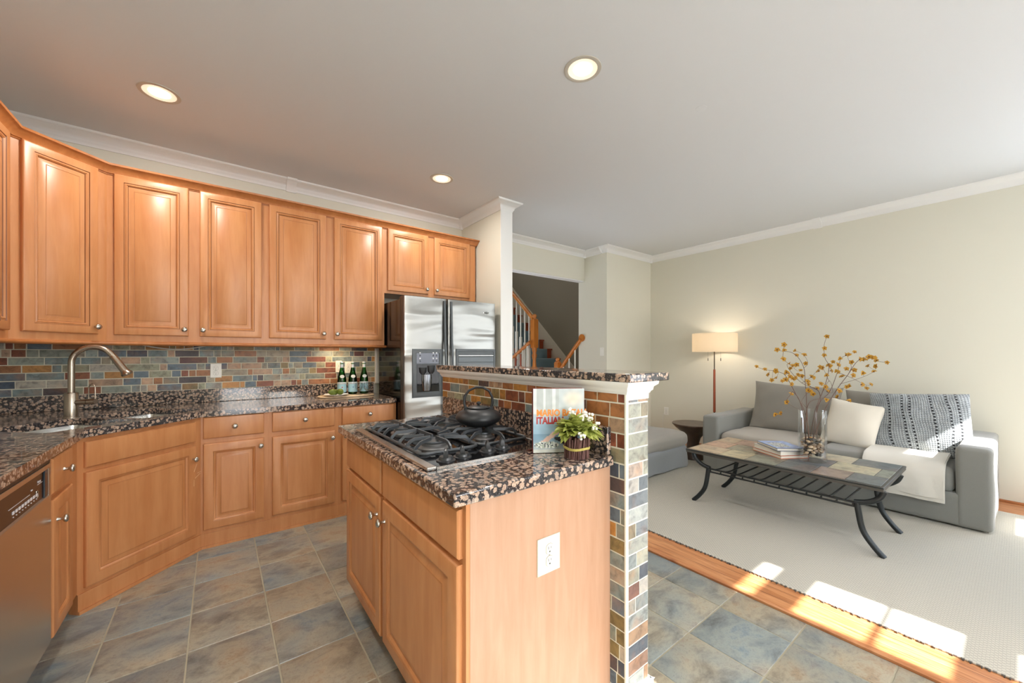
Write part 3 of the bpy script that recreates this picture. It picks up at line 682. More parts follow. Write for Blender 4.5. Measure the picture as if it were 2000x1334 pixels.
MB().lathe([(.034, 0), (.034, .004), (.031, .006), (.031, .142), (.029, .146), (.017, .148)], 28).build('base', 'faucet', fa, smooth=40)
arc = [(0, 0, .14), (0, 0, .22), (0, 0, .30)]+[(.095-.095*math.cos(a), 0, .325+.095*math.sin(a)) for a in [pi*k/14*.86 for k in range(0, 15)]]
dirn = (Vector(arc[-1])-Vector(arc[-2])).normalized(); e0 = Vector(arc[-1])
MB().tube(arc, .0155, 18).build('spout', 'faucet', fa, smooth=60)
MB().tube([e0, e0+dirn*.004, e0+dirn*.105, e0+dirn*.112, e0+dirn*.128, e0+dirn*.136], [.0165, .0185, .020, .022, .030, .027], 20).build('spray_head', 'faucet', fa, smooth=40)
h = MB().cyl((.02, -.006, .088), (.075, -.018, .090), .017, 18); h.cyl((.078, -.019, .090), (.115, -.027, .092), .018, 18); ho = h.build('handle', 'faucet', fa, smooth=40)
MB().tube([(.082, -.02, .105), (.082, -.02, .175), (.088, -.022, .192), (.098, -.024, .198), (.108, -.026, .19), (.113, -.027, .175), (.113, -.027, .105)], .0035, 8).build('lever', 'faucet', ho, smooth=60)
# island counter
ic = MB().plate([(.503, .915), (HX0-.004, .915), (HX0-.004, 2.185), (.503, 2.185)], [], .876, .914).build('island_countertop', 'granite', smooth=30, bevel=.006, seg=3)
tag(ic, 'brown granite slab on the island with the cooktop set into it', 'countertop')
MB().box(HX0-.024, .93, .9145, HX0-.003, 2.26, 1.018).build('upstand', 'granite', ic, smooth=0, bevel=.003)

# ------------------------------------------------------------------ dishwasher
dw = thing('dishwasher', 'stainless dishwasher with a black control panel at the left edge', 'dishwasher', (-.545, 1.79, 0), pi/2)
MB().box(0, .02, .105, .594, .58, .868).build('tub', 'black', dw, smooth=0)
MB().box(.004, -.004, .125, .592, .03, .705).rect(.004, .705, .592, .852, [(0, -.03), (0, .004), (.018, .004), (.024, -.006)], cap=False).build('door', 'steel', dw, smooth=30, bevel=.002)
m = MB(); m.box(.02, .004, .722, .575, .012, .835); cp = m.build('control_panel', plain('dark_panel', srgb(38, 26, 24), .25), dw, smooth=0)
m = MB()
for k in range(9):
    x = .25+k*.026; m.box(x, .0025, .752, x+.014, .0045, .762, col=(.8, .8, .82)); m.box(x+.005, .0025, .741, x+.009, .0045, .744, col=(.7, .7, .7))
m.box(.22, .003, .776, .40, .0045, .7775, col=(.8, .8, .8)); m.box(.412, .0025, .786, .424, .0045, .790, col=(.8, .8, .8)); m.box(.475, .003, .792, .525, .0045, .7935, col=(.8, .8, .8))
m.build('button', 'vc', cp, smooth=0, weld=False)
m = MB(); m.tube([(.470+.011*math.cos(a), .0035, .758+.015*math.sin(a)) for a in [2*pi*i/20 for i in range(20)]], .0012, 6, closed=True); m.build('start_ring', 'nickel', cp, smooth=0)
text('Maytag', .012, 'lettering', plain('panel_lettering', (.7, .7, .7), .4), cp, T((.492, .0035, .802)))
MB().box(.0, .075, 0, .594, .09, .10).build('toe_kick', 'black', dw, smooth=0)
MB().box(.535, -.001, .725, .572, .006, .832).build('end_pocket', plain('blue_black_gloss', srgb(22, 34, 46), .12), dw, smooth=0, bevel=.003)
MB().box(0, -.001, .853, .594, .02, .868).build('gap_strip', 'black', dw, smooth=0)  # black strip drawn for the dark gap under the counter

# ------------------------------------------------------------------ refrigerator
fr = thing('refrigerator', 'side-by-side stainless refrigerator with black sides and ice dispenser', 'refrigerator', (1.236, 3.121, -.0387)); fr.scale = (1.03, 1.03, 1.03)
MB().box(.0, .075, .04, .905, .620, 1.752).build('cabinet', 'blackgloss', fr, smooth=0, bevel=.006)
def fdoor(x0, x1, seed, holes=()):
    m = MB(); n = 1
    xs = [x0, x0+.006, x0+.018]+[x0+.018+(x1-x0-.036)*k/8 for k in range(1, 8)]+[x1-.018, x1-.006, x1]
    ys = [.012, .003, 0]+[0]*7+[0, .003, .012]
    zs = [.06]+[.06+1.71*k/60 for k in range(1, 61)]
    rows = [[(x, y, z) for x, y in zip(xs, ys)]+[(x1, .068, z), (x0, .068, z)] for z in zs]
    m.loft(rows); return m
fl = fdoor(.0, .386, 0).build('freezer_door', 'fsteel', fr, smooth=40); frd = fdoor(.398, .905, 1).build('fridge_door', 'fsteel', fr, smooth=40)
MB().box(-.002, .012, .06, .0, .068, 1.77).build('gasket', plain('brown_reflective_edge', srgb(70, 62, 58), .3, .5), fl, smooth=0)
for i, (x, dr) in enumerate(((.362, fl), (.427, frd))):
    P = [(x, -.006, 1.752), (x, -.010, 1.60), (x, -.016, 1.42), (x, -.030, 1.28), (x, -.040, 1.1), (x, -.042, .9), (x, -.030, .6), (x, -.006, .45)]
    m = MB(); rings = []
    for (a, y, z) in P: rings.append([(a-.011, y+.004, z), (a-.008, y-.010, z), (a+.008, y-.010, z), (a+.011, y+.004, z)])
    m.loft(rings); m.build('handle', 'greyplastic', dr, smooth=40, bevel=.002)
dp = MB().rect(.07, .93, .347, 1.335, [(0, 0), (0, .006), (.006, .009), (.034, .009), (.038, .006), (.038, .0045)]).build('dispenser', 'greyplastic', fl, smooth=30)
MB().box(.108, -.0075, .975, .309, -.0045, 1.205).build('cavity', 'blackglass', dp, smooth=0)
m = MB(); m.lathe([(.038, 0), (.045, .05), (.046, .10), (.044, .135)], 24, (.150+.045, 0, .985)); m.v = [(x, y*.35-.008, z) for x, y, z in m.v]; m.build('metal_liner', plain('dark_chrome', srgb(120, 122, 126), .15, 1), dp, smooth=50)
m = MB(); m.lathe([(.012, 0), (.03, .02), (.036, .06)], 20, (.16, 0, 1.12)); m.lathe([(.012, 0), (.03, .02), (.034, .07)], 20, (.235, 0, 1.125)); m.v = [(x, y*.3-.009, z) for x, y, z in m.v]; m.build('chute', 'black', dp, smooth=50)
m = MB().box(.105, -.0085, 1.212, .305, -.0045, 1.318); cpn = m.build('control_panel', plain('silver_panel', srgb(96, 98, 104), .25, .8), dp, smooth=0)
m = MB()
for cx in (.135, .255, .285):
    for k in range(4): MB().box(cx-.006, -.0095, 1.228+k*.023, cx+.006, -.0083, 1.238+k*.023, col=(.85, .85, .88) if k % 2 else (.05, .05, .06)).build('button', 'vc', cpn, smooth=0, weld=False)
rp = MB().rect(.474, .70, .899, 1.338, [(0, 0), (0, .005), (.005, .008), (.022, .008), (.024, .004)]).build('refreshment_panel', 'greyplastic', frd, smooth=30)
MB().box(.50, -.0095, 1.22, .872, -.004, 1.262).box(.50, -.0065, .72, .872, -.004, 1.215).build('inner_flap', plain('slate_plastic', srgb(104, 112, 118), .35), rp, smooth=0, bevel=.001)
MB().box(.50, -.0100, 1.276, .872, -.0078, 1.281).build('pull_line', 'nickel', rp, smooth=0)
m = MB(); m.lathe([(.030, 0), (.030, .003), (.026, .004)], 32); m.v = [(.795+x, -z, 1.678+y*.42) for x, y, z in m.v]; lo = m.build('emblem', 'chrome', frd, smooth=0)
m = MB(); m.lathe([(.0245, .0035), (.0245, .0045)], 32); m.v = [(.795+x, -z, 1.678+y*.40) for x, y, z in m.v]; m.build('emblem_oval', 'black', lo, smooth=0)
m = MB(); m.tube([(.778, -.005, 1.676), (.785, -.005, 1.683), (.790, -.005, 1.675), (.795, -.005, 1.682), (.801, -.005, 1.675), (.806, -.005, 1.683), (.812, -.005, 1.676)], .0012, 6); m.build('emblem_mark', 'chrome', lo, smooth=0)
for q in (.01, .875): MB().box(q, .10, 1.752, q+.02, .13, 1.772).build('hinge_cap', 'black', fr, smooth=0)

# ------------------------------------------------------------------ cooktop
CX0, CX1, CY0, CY1 = .535, 1.098, 1.150, 1.955; CZ = .9145
ck = thing('cooktop', 'black glass gas cooktop with cast-iron grates and steel side trims', 'cooktop', ((CX0+CX1)/2, (CY0+CY1)/2, CZ))
kx, ky = ck.location.x, ck.location.y
def C(m, name, mat, par=None, **k): m.xf(T((-kx, -ky, -CZ))); return m.build(name, mat, par or ck, **k)
C(MB().box(CX0, CY0, CZ, CX1, CY1, CZ+.008), 'glass_top', 'blackglass', smooth=0, bevel=.002)
for a, b in ((CX0-.004, CX0+.030), (CX1-.03, CX1+.004)): C(MB().box(a, CY0-.002, CZ, b, CY1+.002, CZ+.0115), 'steel_trim', 'steel', smooth=0, bevel=.003)
C(MB().box(CX0+.03, CY0-.003, CZ, CX1-.03, CY0+.001, CZ+.009), 'edge_strip', 'nickel', smooth=0)
for (x, y, r) in ((.690, 1.425, .052), (.935, 1.440, .038), (.690, 1.76, .040), (.935, 1.78, .050)):
    bz = CZ+.008; b = C(MB().lathe([(r*1.35, 0), (r*1.3, .004), (r*.98, .006), (r*.98, .016), (r*.9, .018)], 40, (x, y, bz)), 'burner', 'burner', smooth=40)
    m = MB().lathe([(r*.92, .0), (r*.98, .003), (r*.94, .008), (r*.6, .0105), (.001, .011)], 40, (x, y, bz+.018)); C(m, 'burner_cap', 'iron', b, smooth=40)
def bar(m, P, w=.0085, h=.012):
    # P: points of one finger in a vertical plane; rings keep the same handedness round the bend
    P = [Vector(p) for p in P]; ax = P[-1]-P[0]; ax.z = 0
    ax.normalize(); s = Vector((ax.y, -ax.x, 0)); rings = []
    for k, p in enumerate(P):
        t = (P[min(k+1, len(P)-1)]-P[max(k-1, 0)]).normalized(); u = s.cross(t); u = u if u.length > 1e-6 else Vector((0, 0, 1)); u.normalize()
        if u.z < -1e-6 or (abs(u.z) <= 1e-6 and u.dot(ax) > 0): u = -u
        rings.append([p-s*w/2-u*h/2, p+s*w/2-u*h/2, p+s*w/2*.75+u*h/2, p-s*w/2*.75+u*h/2])
    m.loft(rings)
def grate(x0, x1, y0, y1, burners):
    m = MB(); zl, zt = CZ+.018, CZ+.046; n = 5; r = .03; base = []
    for cx, cy, a0 in ((x1-r, y0+r, -90), (x1-r, y1-r, 0), (x0+r, y1-r, 90), (x0+r, y0+r, 180)):
        for k in range(n+1): a = R(a0+90*k/n); base.append((cx+r*math.cos(a), cy+r*math.sin(a), zl))
    m.tube(base, .0065, 8, closed=True)
    for bx, by in burners:
        for k, (dx, dy) in enumerate(((1, 0), (-1, 0), (0, 1), (0, -1), (1, 1), (-1, 1), (1, -1), (-1, -1))):
            # finger from frame to near centre
            tx = ((x1-bx)/dx if dx > 0 else (bx-x0)/-dx if dx < 0 else 9); ty = ((y1-by)/dy if dy > 0 else (by-y0)/-dy if dy < 0 else 9)
            if len(burners) > 1:
                oth = [b for b in burners if b != (bx, by)][0]; my = (by+oth[1])/2; ty = min(ty, abs(my-by)) if dy*(oth[1]-by) > 0 else ty
            L = min(tx, ty)
            if k > 3: continue
            onf = not (len(burners) > 1 and dy*(oth[1]-by) > 0)
            e = (bx+dx*L, by+dy*L); i = (bx+dx*.018, by+dy*.018)
            mid = (bx+dx*(L-.02), by+dy*(L-.02))
            if onf: bar(m, [(e[0], e[1], zl), (e[0]-dx*.004, e[1]-dy*.004, zl+.012), (mid[0], mid[1], zt-.004), (mid[0]-dx*.012, mid[1]-dy*.012, zt), (i[0], i[1], zt)])
            else: bar(m, [(e[0], e[1], zt), (i[0], i[1], zt)])
    if len(burners) > 1:
        my = (burners[0][1]+burners[1][1])/2; xm = (x0+x1)/2; bar(m, [(x0, my, zl), (x0+.004, my, zl+.012), (x0+.022, my, zt), (xm, my, zt)]); bar(m, [(x1, my, zl), (x1-.004, my, zl+.012), (x1-.022, my, zt), (xm, my, zt)])
    for bx, by in burners:
        for sx in (-1, 1):
            for sy in (-1, 1):
                xe = x1 if sx > 0 else x0; ye = by+sy*.075
                bar(m, [(xe, ye, zl), (xe-sx*.004, ye, zl+.012), (xe-sx*.022, ye, zt), (bx+sx*.03, by+sy*.03, zt)])
    return m
C(grate(.575, .812, 1.285, 1.915, [(.690, 1.425), (.690, 1.76)]), 'grate', 'iron', smooth=30); C(grate(.822, 1.060, 1.285, 1.915, [(.935, 1.440), (.935, 1.78)]), 'grate', 'iron', smooth=30)
kn = None
for (x, y) in ((.628, 1.206), (.697, 1.212), (.812, 1.222), (.883, 1.228)):
    m = MB().lathe([(.030, 0), (.030, .003), (.023, .004), (.022, .010), (.020, .013)], 28)
    b = MB(); rings = []
    for zz, w, hh in ((.012, .008, .021), (.022, .007, .022), (.032, .004, .018), (.035, .002, .010)): rings.append([(-hh, -w, zz), (hh, -w, zz), (hh, w, zz), (-hh, w, zz)])
    b.loft(rings); b.xf(RZ(R(62))); m.add(b.v, b.f); m.v = [(x_*1.1, y_*1.1, z_*1.15) for x_, y_, z_ in m.v]
    o = m.build('control_knob', 'knobmat', ck, smooth=40); o.location = (x-kx, y-ky, .008)

# ------------------------------------------------------------------ kettle
kt = thing('teapot', 'black cast-iron teapot with arched handle on the rear burner grate', 'teapot', (.935, 1.480, CZ+.0535), R(-30)); kt.scale = (.98, .98, .86)
MB().lathe([(.045, 0), (.052, .002), (.075, .012), (.098, .028), (.106, .042), (.104, .055), (.090, .074), (.062, .088), (.042, .094), (.038, .095)], 48).build('body', 'kettle', kt, smooth=50)
MB().lathe([(.050, .0935), (.051, .097), (.042, .102), (.018, .106), (.006, .107), (.006, .112), (.0105, .117), (.0105, .122), (.006, .127), (.001, .128)], 32).build('lid', 'kettle', kt, smooth=45)
MB().tube([(-.06, 0, .092), (-.066, 0, .12), (-.064, 0, .155), (-.045, 0, .185), (-.012, 0, .202), (.020, 0, .200), (.048, 0, .182), (.062, 0, .150), (.063, 0, .12), (.058, 0, .094)], .0062, 12).build('handle', 'kettle', kt, smooth=60)
m = MB(); m.box(-.068, -.010, .078, -.050, .010, .100); m.box(.048, -.010, .078, .068, .010, .100); m.build('handle_lug', 'kettle', kt, smooth=0, bevel=.003)
MB().tube([(-.02, .085, .045), (-.02, .115, .062), (-.02, .138, .082)], [.018, .013, .010], 14).build('spout', 'kettle', kt, smooth=60)

# ------------------------------------------------------------------ cookbook and flower pot on the island
def picture(mb, x0, z0, x1, z1, y, fn, nx, nz):
    for i in range(nx):
        for j in range(nz):
            u, v = (i+.5)/nx, (j+.5)/nz; a, b = x0+(x1-x0)*i/nx, x0+(x1-x0)*(i+1)/nx; c, e = z0+(z1-z0)*j/nz, z0+(z1-z0)*(j+1)/nz
            mb.add([(a, y, c), (b, y, c), (b, y, e), (a, y, e)], [(0, 1, 2, 3)], fn(u, v))
bk = thing('cookbook', 'upright hardcover cookbook with orange lettering behind the small flower pot', 'book', (.868, 1.118, CZ), R(-31))
bk.location = (.950, 1.118, .916); BW, BH, BD = .198, .243, .03
MB().box(0, 0, 0, .003, BD, BH).box(0, BD-.003, 0, BW, BD, BH).box(0, .0, 0, BW, .003, BH).build('cover', plain('cover_boards', srgb(120, 40, 40), .4), bk, smooth=0)
MB().box(.003, .003, .003, BW-.004, BD-.003, BH-.003).build('pages', plain('yellow_page_edge', srgb(230, 214, 120), .7), bk, smooth=0)
def cover(u, v):
    n = noise.noise(Vector((u*9, v*11, 0))); n2 = noise.noise(Vector((u*28, v*30, 3)))
    if v > .60:
        c = Vector((.48, .53, .52)); 
        if u < .5: c = Vector((.42, .45, .43)) if int(u*16) % 3 else Vector((.62, .65, .62))
        dd = math.hypot((u-.78)/.17, (v-.84)/.11); c = c.lerp(Vector((.66, .58, .46)), max(0, min(1, 1.4-dd)))
    elif v > .30: c = Vector((.30, .46, .56)).lerp(Vector((.50, .56, .57)), max(0, (v-.45)*5))
    else: c = Vector((.20, .34, .44)).lerp(Vector((.5, .54, .52)), max(0, .22-v)*5)
    if v < .42 and abs((v-.15)-(u-.18)*.62) < .045 and u > .12 and u < .55: c = Vector((.72, .48, .36))
    if .05 < v < .24 and u > .42 and v > .42-u*.5 and u < .85: c = Vector((.03, .03, .035))
    if math.hypot((u-.26)/.24, (v-.12)/.055) < 1: c = Vector((.45, .5, .4)) if n2 > 0 else Vector((.08, .09, .1)) if n2 < -.25 else Vector((.8, .82, .76))
    if v < .05: c = Vector((.62, .64, .56))
    return tuple(max(0, min(1, k*(1+.15*n))) for k in c)
m = MB(); picture(m, 0, 0, BW, BH, -.0004, cover, 46, 58); m.build('cover_picture', 'vc', bk, smooth=0)
mo = plain('orange_ink', srgb(232, 140, 50), .4); mr = plain('red_ink', srgb(172, 42, 36), .4)
text('MARIO BATALI', .034, 'title', mo, bk, T((.012, -.0008, .150)) @ Matrix.Diagonal((.86, 1, 1, 1)), .0002, align='LEFT', bold=.0014)
text('ITALIAN', .036, 'title', mr, bk, T((.011, -.0008, .121)) @ Matrix.Diagonal((.80, 1, 1, 1)), .0002, align='LEFT', bold=.0014)

pt = thing('flower_pot', 'twig-wrapped bunch of green leaves and white blossoms beside the cookbook', 'plant', (1.045, .985, .9145))
rr = random.Random(5); m = MB()
for k in range(46):
    a = 2*pi*k/46+rr.uniform(-.05, .05); r0 = rr.uniform(.037, .043); r1 = r0+rr.uniform(0, .006); a2 = a+rr.uniform(-.25, .25)
    m.cyl((r0*math.cos(a), r0*math.sin(a), 0), (r1*math.cos(a2), r1*math.sin(a2), rr.uniform(.07, .082)), rr.uniform(.0022, .0036), 6)
m.lathe([(.034, 0), (.036, .06)], 20); m.build('twig_wrap', 'twig', pt, smooth=60, weld=False)
m = MB(); ring = [(.046*math.cos(a), .046*math.sin(a), .038+.002*math.sin(3*a)) for a in [2*pi*i/36 for i in range(36)]]; m.tube(ring, .0032, 8, closed=True); m.tube([(x*1.01, y*1.01, z-.004) for x, y, z in ring], .0022, 6, closed=True); m.build('raffia_tie', 'raffia', pt, smooth=60)
def leaf(m, base, tip, width, n=7, cup=.25, col=(1, 1, 1)):
    base, tip = Vector(base), Vector(tip); ax = (tip-base); L = ax.length; ax.normalize(); sd = ax.cross(Vector((0, 0, 1))); sd = sd.normalized() if sd.length > .01 else Vector((1, 0, 0)); up = sd.cross(ax)
    vs = []; 
    for k in range(n+1):
        t = k/n; w = width*(math.sin(pi*min(1, t*.93+.05))**.8)*(.55+.45*math.sin(pi*t**.8)); p = base+ax*L*t+up*(.16*L*math.sin(pi*t)*1.0)
        for q in (-1, -.5, 0, .5, 1): vs.append(p+sd*w*q+up*(abs(q)**2*w*cup))
    fs = []
    for k in range(n):
        for j in range(4): a = k*5+j; fs.append((a, a+1, a+6, a+5))
    m.add(vs, fs, col)
m = MB()
for k in range(150):
    el = math.asin(rr.uniform(-.12, 1)); az = rr.uniform(0, 2*pi); L = rr.uniform(.050, .066)*(1+.30*(1-el/1.5)); c = Vector((0, 0, .082))
    dd = Vector((math.cos(az)*math.cos(el), math.sin(az)*math.cos(el), math.sin(el)*.92)); r_ = rr.uniform(.012, .032); tw = Vector([rr.uniform(-.12, .12) for _ in range(3)])
    leaf(m, c+dd*r_, c+(dd+tw)*(L+r_*.7), rr.uniform(.015, .021), cup=rr.uniform(.15, .6), n=6)
m.build('leaves', 'leaf', pt, smooth=70, weld=False)
for k in range(8):
    az = R(-125)+k*R(32)*.9; el = (.15, 1.1, .5, .9, .3, .8, .45, 1.2)[k]; dd = Vector((math.cos(az)*math.cos(el), math.sin(az)*math.cos(el), math.sin(el))); m = MB(); c = Vector((0, 0, .078))
    for j in range(9):
        p = c+dd*(.072+.0045*j*(.3+el*.4))+Vector([rr.uniform(-.011, .011) for _ in range(3)]); m.lathe([(.001, -.005), (.0042, -.003), (.005, .001), (.0035, .005), (.001, .0055)], 8, p)
    m.build('blossom_spray', 'whiteflower', pt, smooth=60, weld=False)

# ------------------------------------------------------------------ bottles, tray, fruit, glasses
tr = MB(); n = 40
tr.loft([[(.235*abs(math.cos(a))**.6*math.copysign(1, math.cos(a))*e, .10*abs(math.sin(a))**.6*math.copysign(1, math.sin(a))*e, z) for a in [2*pi*i/n for i in range(n)]] for e, z in ((.97, 0), (1, .003), (1, .011), (.98, .014))])
tag(tr.build('serving_board', 'board', smooth=40, loc=(.915, 3.655, .9145), rot=(0, 0, 0)), 'pale wooden serving board under the green bottles', 'board')
ZT = .929
def bottle(x, y, label, redstar):
    b = thing('bottle', label, 'bottle', (x, y, ZT), R(-8), 'green water bottles')
    MB().lathe([(.030, 0), (.0365, .004), (.0375, .012), (.0375, .130), (.035, .150), (.028, .180), (.019, .215), (.0145, .245), (.0138, .272), (.0155, .274), (.0155, .280), (.013, .282)], 36).build('glass_body', 'green_glass', b, smooth=50)
    MB().lathe([(.0150, .238), (.0146, .258), (.0146, .283), (.0155, .284), (.0150, .293), (.012, .295)], 24).build('foil_cap', plain('silver_foil', srgb(226, 232, 230), .3, .3), b, smooth=40)
    lb = MB(); n = 28
    lb.loft([[(.0380*math.sin(a), -.0380*math.cos(a), z) for a in [R(-100)+R(200)*i/n for i in range(n+1)]] for z in (.022, .112)], False, False, closed=False)
    lo = lb.build('label', plain('pale_blue_label', srgb(168, 208, 220), .5), b, smooth=60)
    lb = MB(); lb.loft([[(.0383*math.sin(a), -.0383*math.cos(a), z) for a in [R(-100)+R(200)*i/n for i in range(n+1)]] for z in (.094, .1115)], False, False, closed=False); lb.build('label_band', plain('white_band', srgb(226, 234, 232), .5), lo, smooth=60)
    text('S.PELLEGRINO', .0105, 'lettering', plain('navy_ink', srgb(30, 50, 110), .5), lo, T((0, 0, .0985)), .0001, wrap=.0386)
    m = MB(); r = .008
    pts = [(r*(1 if i % 2 == 0 else .42)*math.sin(pi*i/5), r*(1 if i % 2 == 0 else .42)*math.cos(pi*i/5)) for i in range(10)]
    m.add([(x_, -.0388, .066+z_) for x_, z_ in pts], [tuple(range(10))]); m.build('label_star', plain('red_star', srgb(200, 50, 50), .5) if redstar else plain('blue_star', srgb(70, 110, 170), .5), lo, smooth=0)
    m = MB(); pts = [(.019*math.cos(2*pi*i/24), .0145*math.sin(2*pi*i/24)) for i in range(24)]; rr_ = []
    m.add([(x_, -.0330-(-.018*(z_/.0145))*.32-.002, .163+z_) for x_, z_ in pts], [tuple(range(24))[::-1]]); m.build('neck_label', plain('white_neck_label', srgb(232, 236, 228), .5), b, smooth=0)
    return b
bottle(.885, 3.70, 'left green glass water bottle with a red star label', True)
bottle(.975, 3.685, 'middle green glass water bottle behind the wine glasses', False)
bottle(1.075, 3.685, 'right green glass water bottle nearest the refrigerator', False)
def wineglass(x, y, lab):
    g = thing('wine_glass', lab, 'glass', (x, y, ZT), 0, 'clear goblets')
    MB().lathe([(.028, 0), (.029, .001), (.006, .004), (.004, .008), (.004, .022), (.010, .028), (.026, .045), (.033, .065), (.034, .085), (.030, .104), (.0288, .104), (.0325, .085), (.0315, .066), (.025, .048), (.006, .031), (.001, .030)], 28).build('goblet', 'glass', g, smooth=50)
wineglass(1.010, 3.615, 'clear stemmed glass in front of the middle green bottle'); wineglass(1.078, 3.595, 'clear stemmed glass in front of the right green bottle')
MB_ = MB().lathe([(.045, 0), (.05, .002), (.095, .012), (.100, .016), (.098, .017), (.09, .014), (.05, .006), (.001, .005)], 40)
tag(MB_.build('plate', 'porcelain', smooth=50, loc=(.815, 3.600, ZT), rot=None), 'white plate of green fruit on the serving board', 'plate')
for i, (x, y, s, a, lab) in enumerate(((.785, 3.585, 1.0, .3, 'dark green fruit on the left of the white plate'), (.845, 3.595, 1.0, 1.9, 'bright green fruit on the right of the white plate'), (.815, 3.63, .9, 1., 'green fruit at the back of the white plate'))):
    m = MB(); rings = []
    for k in range(11):
        t = k/10; rx = .030*s*math.sin(pi*max(.03, min(.97, t)))**.75*(1-.22*t); rings.append([(-.042*s+.084*s*t, rx*math.cos(2*pi*j/18), rx*math.sin(2*pi*j/18)) for j in range(18)])
    m.loft(rings); o = m.build('green_fruit', 'fruit', smooth=70, loc=(x, y, ZT+.0065+.028*s), rot=(0, R(4), a)); tag(o, lab, 'fruit', 'green fruit on the plate')

# ------------------------------------------------------------------ ceiling lights
def can(x, y, lab):
    c = thing('ceiling_light', lab, 'ceiling light', (x, y, ZC), 0, 'recessed ceiling lights')
    MB().lathe([(.098, 0), (.097, -.004), (.082, -.006), (.077, -.004), (.0765, -.0005)], 48, caps=False).build('trim_ring', plain('grey_white_ring', srgb(196, 190, 178), .4), c, smooth=40)
    MB().lathe([(.0768, -.0035), (.071, -.0018), (.050, -.0012)], 48, caps=False).build('baffle', emit('lit_baffle', srgb(255, 240, 214), .75), c, smooth=40)
    MB().lathe([(.050, -.0022), (.048, -.003), (.001, -.0031)], 40).build('lens', 'bulb', c, smooth=40)
    l = area('can_beam', (x, y, ZC-.02), (0, 0, 0), .12, .12, CAN_W, (1, .95, .88)); l.data.shape = 'DISK'; l.data.specular_factor = .35; l.parent = c; l.location = (0, 0, -.02)
can(-.273, 3.03, 'recessed downlight at the upper left above the wall cabinets'); can(1.546, 1.413, 'recessed downlight nearest the camera, above the island'); can(1.538, 3.03, 'small recessed downlight in front of the refrigerator cabinet')
can(-.273, .9, 'added fill downlight, unseen behind the camera over the left counter'); can(1.546, -.5, 'added fill downlight, unseen behind the camera by the glass door')  # two unseen lamps added to even out the room brightness
tag(MB().lathe([(.032, 0), (.032, -.0008), (.031, -.001)], 32).build('cover_disc', 'ceil', smooth=30, loc=(2.378, 1.197, ZC)), 'faint painted disc on the ceiling of the living area', 'cover')
uc = thing('under_cabinet_light', 'small warm puck light beneath the wall cabinet above the bottles', 'light', (.86, 3.72, 1.372)); MB().lathe([(.03, 0), (.03, -.010), (.026, -.012)], 24).build('puck', 'plate', uc, smooth=40)
l = area('puck_beam', (0, 0, -.014), (0, 0, 0), .05, .05, 1.6, (1, .72, .42)); l.parent = uc
area('hall_fill', (3.2, 6.0, 5.1), (0, 0, 0), 1.5, 1.0, 26, (1, .94, .86)).name = 'hall_fill_light'  # added area lamp, ambient fill for the stair hall

# ------------------------------------------------------------------ rug and sofa
RZ0 = ZW+.009
mb = MB(); mb.box(2.468, BY+.2, ZW, 5.02, 2.95, RZ0)
rug = mb.build('area_rug', 'rug', smooth=0, bevel=.003); tag(rug, 'large pale grey woven rug under the coffee table and sofa', 'rug')
m = MB(); rr = random.Random(9)
y = BY+.2
while y < 2.95:
    m.box(2.460+rr.uniform(-.002, .001), y, ZW, 2.470, y+rr.uniform(.003, .008), RZ0-.001); y += rr.uniform(.012, .05)
m.build('selvedge_stitch', plain('dark_stitch', srgb(90, 86, 80), .9), rug, smooth=0, weld=False)
sf = thing('sofa', 'long low grey linen sofa against the cream wall', 'sofa', (4.29, 1.13, RZ0))
def SF(m, name, mat, par=None, **k): m.xf(T((-4.29, -1.13, -RZ0))); return m.build(name, mat, par or sf, **k)
SF(MB().soft(4.29, .13, RZ0+.012, 5.33, 2.13, .275, .02, 14, amp=.004, freq=5), 'base', 'sofa', smooth=60)
for nm, a, b in (('arm', .115, .290), ('arm', 1.975, 2.145)):
    SF(MB().soft(4.285, a, RZ0+.008, 5.33, b, .618, .030, 14, (.0, .03, 0), amp=.010, freq=4, seed=a), nm, 'sofa', smooth=60)
SF(MB().soft(5.16, .25, .2, 5.36, 2.0, .64, .04, 12, amp=.008, freq=4), 'back_frame', 'sofa', smooth=60)
for a, b, sd in ((.295, 1.128, 1), (1.132, 1.970, 2)): SF(MB().soft(4.30, a, .262, 5.17, b, .452, .055, 16, (0, 0, .12), amp=.012, freq=5, seed=sd), 'seat_cushion', 'seat' if sd == 2 else 'sofa', smooth=60)
def pillow(w, h, t, n=26, wr=.012, seed=0, pinch=.06, freq=7):
    m = MB(); vs = []
    for sgn in (-1, 1):
        g = []
        for i in range(n+1):
            for j in range(n+1):
                u, v = 2*i/n-1, 2*j/n-1; u, v = math.sin(u*pi/2), math.sin(v*pi/2)
                f = max(0, (1-abs(u)**2.6))**.55*max(0, (1-abs(v)**2.6))**.55
                px = w/2*u*(1-pinch*(1-v*v)); pz = h/2*v*(1-pinch*(1-u*u)); d_ = t/2*f
                k = noise.noise(Vector((px*freq, pz*freq, seed*5+sgn*2))); k2 = noise.noise(Vector((px*freq*2.5, pz*freq, seed*9+sgn)))
                d_ += wr*(k+.5*k2)*min(1, f*3)*1.0
                g.append((sgn*d_, px, pz))
        fs = []
        for i in range(n):
            for j in range(n): a = i*(n+1)+j; q = (a, a+n+1, a+n+2, a+1); fs.append(q if sgn > 0 else q[::-1])
        m.add(g, fs)
    m.v = [(x, y, z) for x, y, z in m.v]; return m
def P(name, label, cat, mat, w, h, t, loc, lean, yaw=0, roll=0, **k):
    o = pillow(w, h, t, **k).build(name, mat, smooth=75); o.location = loc; o.rotation_mode = 'ZYX'; o.rotation_euler = (roll, lean, yaw); return tag(o, label, cat)
P('back_cushion', 'grey linen back cushion at the left end of the sofa', 'cushion', 'sofa_cush', .80, .54, .17, (4.985, 1.500, .700), R(15), R(2), R(2), wr=.022, seed=1)
